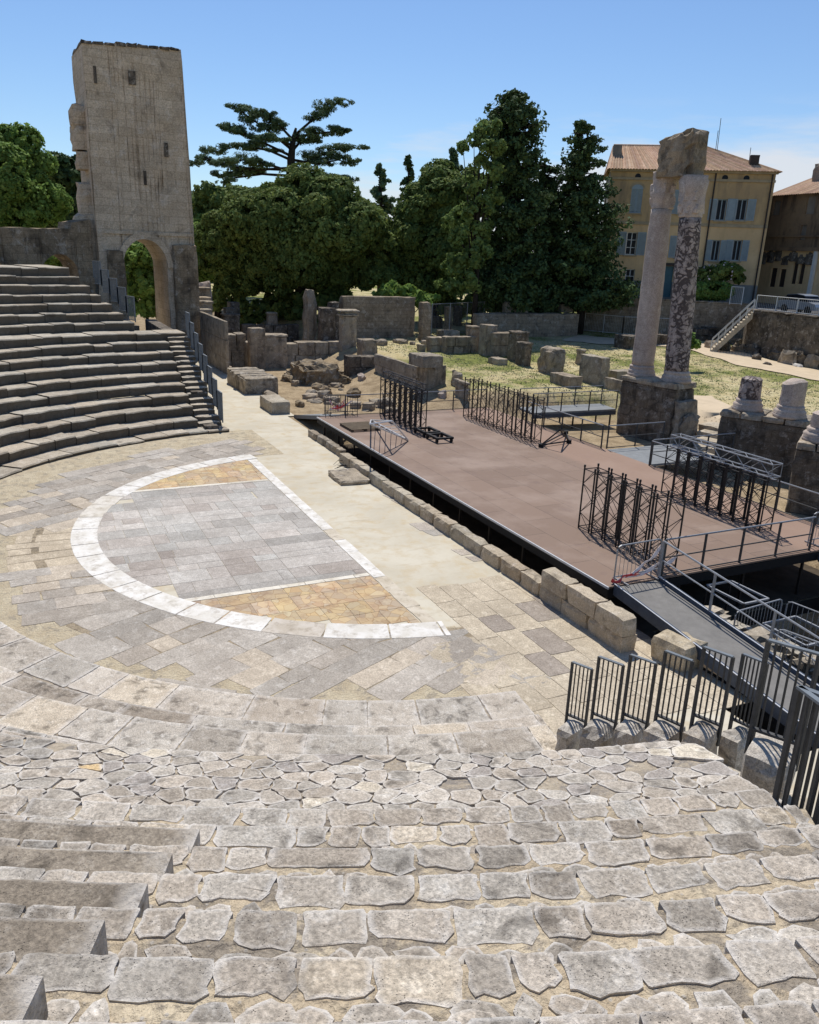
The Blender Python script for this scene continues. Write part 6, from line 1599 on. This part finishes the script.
# trees at the far left
tree('bright green leafy tree at the left edge behind the arcade wall', 10, 84, [(8, 170, 34, 36), (-25, 175, 40, 44), (30, 198, 32, 26), (0, 205, 40, 26), (52, 206, 18, 20), (-20, 215, 50, 26)], 'leaf_green', .4, .15, 9, .42)
tree('dark pine behind the bright green tree, left of the tower', 62, 98, [(62, 172, 22, 14), (48, 166, 12, 8), (75, 185, 16, 16), (60, 195, 26, 18), (84, 170, 8, 16), (88, 160, 7, 9), (66, 215, 26, 18)], 'leaf_dark', .35, .26, 9, .46, 'pine_tree')
tree('green bush growing behind the round arch in the arcade wall', 62, 78, [(62, 262, 22, 14), (40, 255, 30, 16), (80, 250, 22, 18)], 'leaf_green', .15, .24, 8, .42, 'bush', 'trees behind the theatre ruins', 'bush')
tree('green leafy shrub seen through the arch at the foot of the tower', 146, 84, [(146, 285, 22, 20), (158, 262, 18, 16), (134, 262, 16, 18), (150, 305, 26, 14)], 'leaf_green', .15, .24, 8, .42, 'bush', 'trees behind the theatre ruins', 'bush')
# trees between tower and oak
tree('mid-green tree just right of the tower, under the cedar branches', 218, 98, [(215, 205, 28, 18), (240, 198, 26, 14), (200, 215, 20, 24), (255, 215, 24, 20), (225, 228, 40, 18)], 'leaf_oak', .3, .18, 8, .42)
hd = tree('clipped flat-topped hedge between the tower and the round tree', 215, 95, [(205, 226, 14, 10), (222, 225, 16, 10), (238, 227, 14, 10), (215, 240, 30, 14), (206, 262, 16, 22)], 'leaf_green', .12, .16, 9, .38, 'hedge', None, 'hedge')
# cedar of Lebanon: tiers of flat plates
def cedar():
    dist = 112; k = dist / F_PX; B = tree_base(287, dist); t = thing('cedar_tree', 'tall flat-topped cedar with open horizontal branches above the round tree', 'tree', B, 'trees behind the theatre ruins'); mb = MB(); pts = []; nr = []
    P = lambda x, y, dd=0: D(x, y, dist + dd)
    trunk = [B, P(292, 230), P(292, 185), P(291, 160), P(293, 140), P(296, 128)]; mb.path(trunk, [.9, .75, .6, .5, .35, .15], 8)
    limbs = [((292, 172), [(270, 165), (245, 160), (222, 163)], 13), ((291, 160), [(268, 150), (240, 146), (214, 152)], 14), ((292, 150), [(270, 132), (250, 118), (236, 108)], 13), ((293, 140), [(280, 126), (266, 116), (252, 112)], 11), ((294, 136), [(310, 122), (328, 108), (342, 101)], 12), ((294, 138), [(312, 134), (330, 132), (344, 131)], 11), ((292, 165), [(312, 160), (332, 150), (360, 148)], 14), ((293, 160), [(318, 164), (338, 160), (352, 163)], 12), ((291, 176), [(262, 174), (235, 178), (212, 176)], 12), ((292, 182), [(312, 180), (334, 178), (348, 182)], 12), ((291, 168), [(255, 170), (228, 172), (230, 183)], 10), ((293, 150), [(300, 142), (308, 138), (316, 142)], 10), ((291, 156), [(262, 142), (236, 130), (226, 126)], 12), ((292, 170), [(240, 168), (205, 158), (193, 164)], 12), ((291, 145), [(280, 140), (268, 138), (262, 140)], 10)]
    for i, (s, ps, w) in enumerate(limbs):
        dd = R.uniform(-5, 5); S_ = P(*s); q = [S_] + [P(x, y, dd * (j + 1) / len(ps)) for j, (x, y) in enumerate(ps)]; mb.path(q, [.2, .15, .09, .03], 6)
        for j in range(1, len(q)):
            for f in (.25, .5, .75, 1.0):
                if j == 1 and f < .8: continue
                c = q[j - 1] + (q[j] - q[j - 1]) * f + np.array([R.uniform(-.8, .8), R.uniform(-.8, .8), R.uniform(-.1, .5)]); r = w * k * R.uniform(.45, .95) * (.75 if j == len(q) - 1 else 1)
                p, n = clump_points(c, (r * 1.15, r * 1.15, r * R.uniform(.22, .42)), int(640 * r), .1, .5, 1.3, .7); pts.append(p); nr.append(n)
                if R.random() < .5: p, n = clump_points(c - [0, 0, r * .35], (r * .6, r * .6, r * .3), int(110 * r), .1, .5, 1.4, .2); pts.append(p); nr.append(n)
    mb.build('trunk', M['bark'], t, smooth=True); leaves_mesh('crown', np.concatenate(pts), np.concatenate(nr), .11, 'leaf_cedar', t, aspect=.4)
cedar()
def conifer(label, px, dist, ytop, ybot, wpx, mat='leaf_dark', taper=.9, dens=1.0, leaf=.26, droop=.25, name='conifer_tree', rag=.35, columnar=False, clump=1.0):
    B = tree_base(px, dist); k = dist / F_PX; zt = D(px, ytop, dist)[2]; zb_ = D(px, ybot, dist)[2]; t = thing(name, label, 'tree', B, 'trees behind the theatre ruins'); mb = MB(); xt = D(px, ytop, dist)
    C = lambda f: np.array([B[0] + (xt[0] - B[0]) * f, B[1] + (xt[1] - B[1]) * f, zb_ + (zt - zb_) * f])
    mb.path([B - [0, 0, .3], C(.0) if zb_ > B[2] else C(.3), C(.6), C(1.0)], [.45, .38, .2, .04], 8); pts = []; nr = []; H = zt - zb_; n = int(H * 5.5 * dens)
    for i in range(n):
        f = (i + R.random()) / n; r = wpx * k * ((1 - f) ** taper if not columnar else min(1, (1 - f) * 9 + .45) * (.55 + .55 * (1 - f) + .1 * math.sin(f * 17))) * (1 - rag + rag * 2 * R.random()) 
        a = R.uniform(0, 2 * PI); c0_ = C(f); e = c0_ + np.array([math.cos(a) * r, math.sin(a) * r, -droop * r + (.25 * r if columnar else 0)]); mb.path([c0_, (c0_ + e) / 2 + [0, 0, .05 * r], e], [.07, .05, .02], 4)
        for g in (.45, .75, 1.0):
            c = c0_ + (e - c0_) * g; s = max(.35, r * .34 * (1.2 - .4 * g)) * clump; p, q = clump_points(c, (s, s, s * (.5 if not columnar else .85)), int(56 * max(.5, s) ** 1.7), .15, .44, 1.2, .4); pts.append(p); nr.append(q)
    mb.build('trunk', M['bark'], t, smooth=True); leaves_mesh('crown', np.concatenate(pts), np.concatenate(nr), leaf, mat, t, aspect=.6); return t
conifer('small dark conifer right of the cedar, wider of the two on the skyline', 380, 112, 165, 235, 17, 'leaf_cedar', .6, 1.2)
conifer('small narrow pointed conifer on the skyline, between the two tree masses', 408, 118, 157, 225, 12, 'leaf_dark', .8, 1.2)
# the middle mass
tree('rounded mid-green tree mass left of the tall cypress', 435, 84, [(430, 205, 36, 34), (410, 240, 24, 40), (455, 200, 30, 30), (440, 250, 38, 40), (405, 275, 22, 22), (425, 290, 30, 18)], 'leaf_oak', .4, .15, 9, .42, 'tree')
tree('loose pale green tree with sky showing through its crown, beside the tall cypress', 475, 74, [(488, 130, 13, 9), (474, 140, 10, 7), (463, 148, 8, 6), (492, 150, 12, 10), (480, 165, 9, 9), (494, 172, 12, 12), (474, 186, 12, 12), (484, 205, 13, 14), (466, 212, 13, 12), (478, 230, 15, 14), (460, 238, 13, 13), (476, 254, 15, 13), (458, 264, 14, 12), (472, 280, 16, 12), (452, 286, 13, 11), (494, 195, 10, 14), (452, 222, 8, 9)], 'leaf_pale', .22, .15, 5, .56, 'tree', subr=.45)
conifer('narrow spiky-topped tree peeping above the round tree mass', 453, 96, 150, 230, 12, 'leaf_cedar', .5, 1.5)
conifer('tallest tree, a dense dark cypress rising to a blunt top', 514, 78, 93, 310, 28, 'leaf_dark', .5, 3.8, .15, 0.05, 'cypress_tree', .35, True, 1.15)
conifer('dark bushy conifer between the tall cypress and the ochre house', 545, 81, 160, 310, 26, 'leaf_dark', .45, 3.0, .15, .12, 'conifer_tree', .5, False, 1.25)
conifer('dark ragged conifer with upswept branch tips against the ochre house', 582, 80, 122, 310, 33, 'leaf_dark', .5, 3.6, .15, -.15, 'conifer_tree', .55, False, 1.1)
tree('sunlit green shrub behind the tall plain stone wall', 408, 74, [(408, 296, 20, 9), (390, 292, 16, 8), (425, 300, 12, 8)], 'leaf_green', .12, .22, 9, .42, 'bush', None, 'bush')
tree('dark undergrowth bushes in the shade behind the back garden fence', 500, 84, [(460, 305, 26, 14), (500, 300, 30, 16), (545, 302, 30, 16), (585, 300, 18, 16)], 'leaf_oak', .15, .28, 8, .38, 'bush', None, 'bush')
tree('dark bushes in the shade under the broad rounded tree', 290, 84, [(250, 312, 26, 14), (290, 308, 30, 18), (330, 300, 24, 16), (225, 300, 14, 14)], 'leaf_oak', .15, .28, 8, .38, 'bush', None, 'bush')
# hedge and flowering oleander before the house
hg = thing('hedge', 'clipped rounded green hedge on the terrace before the ochre house', 'hedge', D(712, 297, 84)); cH = [D(x, 291, 83.6) for x in (698, 706, 714, 722)]; pts = []; nr = []
for c in cH: p, q = clump_points(c, (1.1, 1.1, .85), 900, .75, .2, 1); pts.append(p); nr.append(q)
leaves_mesh('foliage', np.concatenate(pts), np.concatenate(nr), .12, 'leaf_green', hg)
tree('bushy oleander with pale flowers in front of the ochre house', 715, 85.2, [(712, 276, 16, 11), (728, 272, 12, 9), (700, 281, 9, 8), (738, 278, 6, 6)], 'leaf_oak', .08, .16, 8, .4, 'oleander', None, 'shrub')
ol = [o for o in bpy.data.objects if o.name == 'oleander'][0]; p, q = clump_points(D(716, 273, 84.4), (1.9, 1.9, 1.1), 60, .8, .3, 1); leaves_mesh('flowers', p, q, .10, 'flower', ol)['kind'] = 'stuff'
tree('small weedy shrub at the foot of the right standing column, on the path', 694, 62, [(691, 338, 5, 8), (694, 344, 6, 6)], 'leaf_green', .04, .14, 8, .42, 'shrub', None, 'shrub')
# distant belt of trees closing the horizon
mb = MB(); pts = []; nr = []
belt = bpy.data.objects.new('distant_trees', None); bpy.data.objects.remove(belt)
def far_belt():
    P = []; N = []
    for i in range(80):
        a = math.radians(153.97 + 75 - 150 * i / 79); d = 150 + R.uniform(-10, 25); c = np.array([CAM[0] + math.cos(a) * d, CAM[1] + math.sin(a) * d, R.uniform(3, 6)]); p, q = clump_points(c, (6.5, 6.5, R.uniform(5, 7.5)), 900, .6, .35, .4); P.append(p); N.append(q)
    root = bpy.data.objects.new('distant_trees', None); COL.objects.link(root); WP[root.name] = np.zeros(3)
    o = leaves_mesh('far_woods', np.concatenate(P), np.concatenate(N), .8, 'leaf_oak', root); o.parent = None; bpy.data.objects.remove(root); o['kind'] = 'stuff'; tag(o, 'far line of trees closing the horizon behind the town and theatre', 'trees')
far_belt()

# ================================================================== LIGHT
SUN_EL, sx_, sy_ = math.radians(60), -.94, .34
L_ = math.hypot(sx_, sy_); sd = np.array([sx_ / L_ * math.cos(SUN_EL), sy_ / L_ * math.cos(SUN_EL), math.sin(SUN_EL)])
ld = bpy.data.lights.new('sun', 'SUN'); lo = bpy.data.objects.new('sun', ld); COL.objects.link(lo); ld.energy = 4.6; ld.angle = math.radians(.53); ld.color = (1.0, .965, .91)
lo.rotation_euler = Vector((-sd[0], -sd[1], -sd[2])).to_track_quat('-Z', 'Y').to_euler()
w = bpy.data.worlds.new('World'); scene.world = w; w.use_nodes = True; nt = w.node_tree; nt.nodes.clear()
N = nt.nodes.new; out = N('ShaderNodeOutputWorld'); bg = N('ShaderNodeBackground'); sky = N('ShaderNodeTexSky'); sky.sky_type = 'NISHITA'; sky.sun_disc = False
sky.sun_elevation = SUN_EL; sky.sun_rotation = math.atan2(sd[0], sd[1]); sky.altitude = 20; sky.air_density = 1.0; sky.dust_density = .15; sky.ozone_density = 3.5
bg.inputs['Strength'].default_value = .105
tc = N('ShaderNodeTexCoord'); mp = N('ShaderNodeMapping'); mp.inputs['Scale'].default_value = (2.2, 2.2, 15); nz = N('ShaderNodeTexNoise'); nz.inputs['Scale'].default_value = 1.6; nz.inputs['Detail'].default_value = 7; nz.inputs['Roughness'].default_value = .58
nt.links.new(tc.outputs['Generated'], mp.inputs[0]); nt.links.new(mp.outputs[0], nz.inputs['Vector'])
sx = N('ShaderNodeSeparateXYZ'); nt.links.new(tc.outputs['Generated'], sx.inputs[0])
# thin cloud bank low above the horizon, thicker to the right
dcl = ray(790, 160); 
dot = N('ShaderNodeVectorMath'); dot.operation = 'DOT_PRODUCT'; nt.links.new(tc.outputs['Generated'], dot.inputs[0]); dot.inputs[1].default_value = tuple(float(x) for x in dcl)
m1 = N('ShaderNodeMapRange'); nt.links.new(dot.outputs['Value'], m1.inputs[0]); m1.inputs[1].default_value = .86; m1.inputs[2].default_value = 1.0; m1.inputs[3].default_value = .0; m1.inputs[4].default_value = .30
el = N('ShaderNodeValToRGB'); nt.links.new(sx.outputs[2], el.inputs[0])
for q, (p_, v_) in enumerate(((.0, .30), (.05, .30), (.085, .20), (.15, .0))):
    e_ = el.color_ramp.elements[q] if q < 2 else el.color_ramp.elements.new(p_); e_.position = p_; e_.color = (v_, v_, v_, 1)
ad = N('ShaderNodeMath'); ad.operation = 'ADD'; nt.links.new(m1.outputs[0], ad.inputs[0]); nt.links.new(el.outputs[0], ad.inputs[1])
ad2 = N('ShaderNodeMath'); ad2.operation = 'ADD'; nt.links.new(ad.outputs[0], ad2.inputs[0]); nt.links.new(nz.outputs[0], ad2.inputs[1])
rp_ = N('ShaderNodeMapRange'); nt.links.new(ad2.outputs[0], rp_.inputs[0]); rp_.inputs[1].default_value = .80; rp_.inputs[2].default_value = 1.0; rp_.inputs[4].default_value = .85; rp_.clamp = True
mk = N('ShaderNodeMath'); mk.operation = 'MULTIPLY'; nt.links.new(rp_.outputs[0], mk.inputs[0])
el2 = N('ShaderNodeMapRange'); nt.links.new(sx.outputs[2], el2.inputs[0]); el2.inputs[1].default_value = .17; el2.inputs[2].default_value = .11; nt.links.new(el2.outputs[0], mk.inputs[1])
mxs = N('ShaderNodeMix'); mxs.data_type = 'RGBA'; nt.links.new(mk.outputs[0], mxs.inputs[0]); tn = N('ShaderNodeMix'); tn.data_type = 'RGBA'; tn.blend_type = 'MULTIPLY'; tn.inputs[0].default_value = 1; nt.links.new(sky.outputs[0], tn.inputs[6]); tn.inputs[7].default_value = (.90, 1.0, 1.13, 1); nt.links.new(tn.outputs[2], mxs.inputs[6]); mxs.inputs[7].default_value = (7.2, 7.4, 7.8, 1)
nt.links.new(mxs.outputs[2], bg.inputs[0]); nt.links.new(bg.outputs[0], out.inputs[0])
vs = scene.view_settings; vs.view_transform = 'Standard'; vs.look = 'None'; vs.exposure = 0.0; vs.gamma = 1.0; vs.use_curve_mapping = False
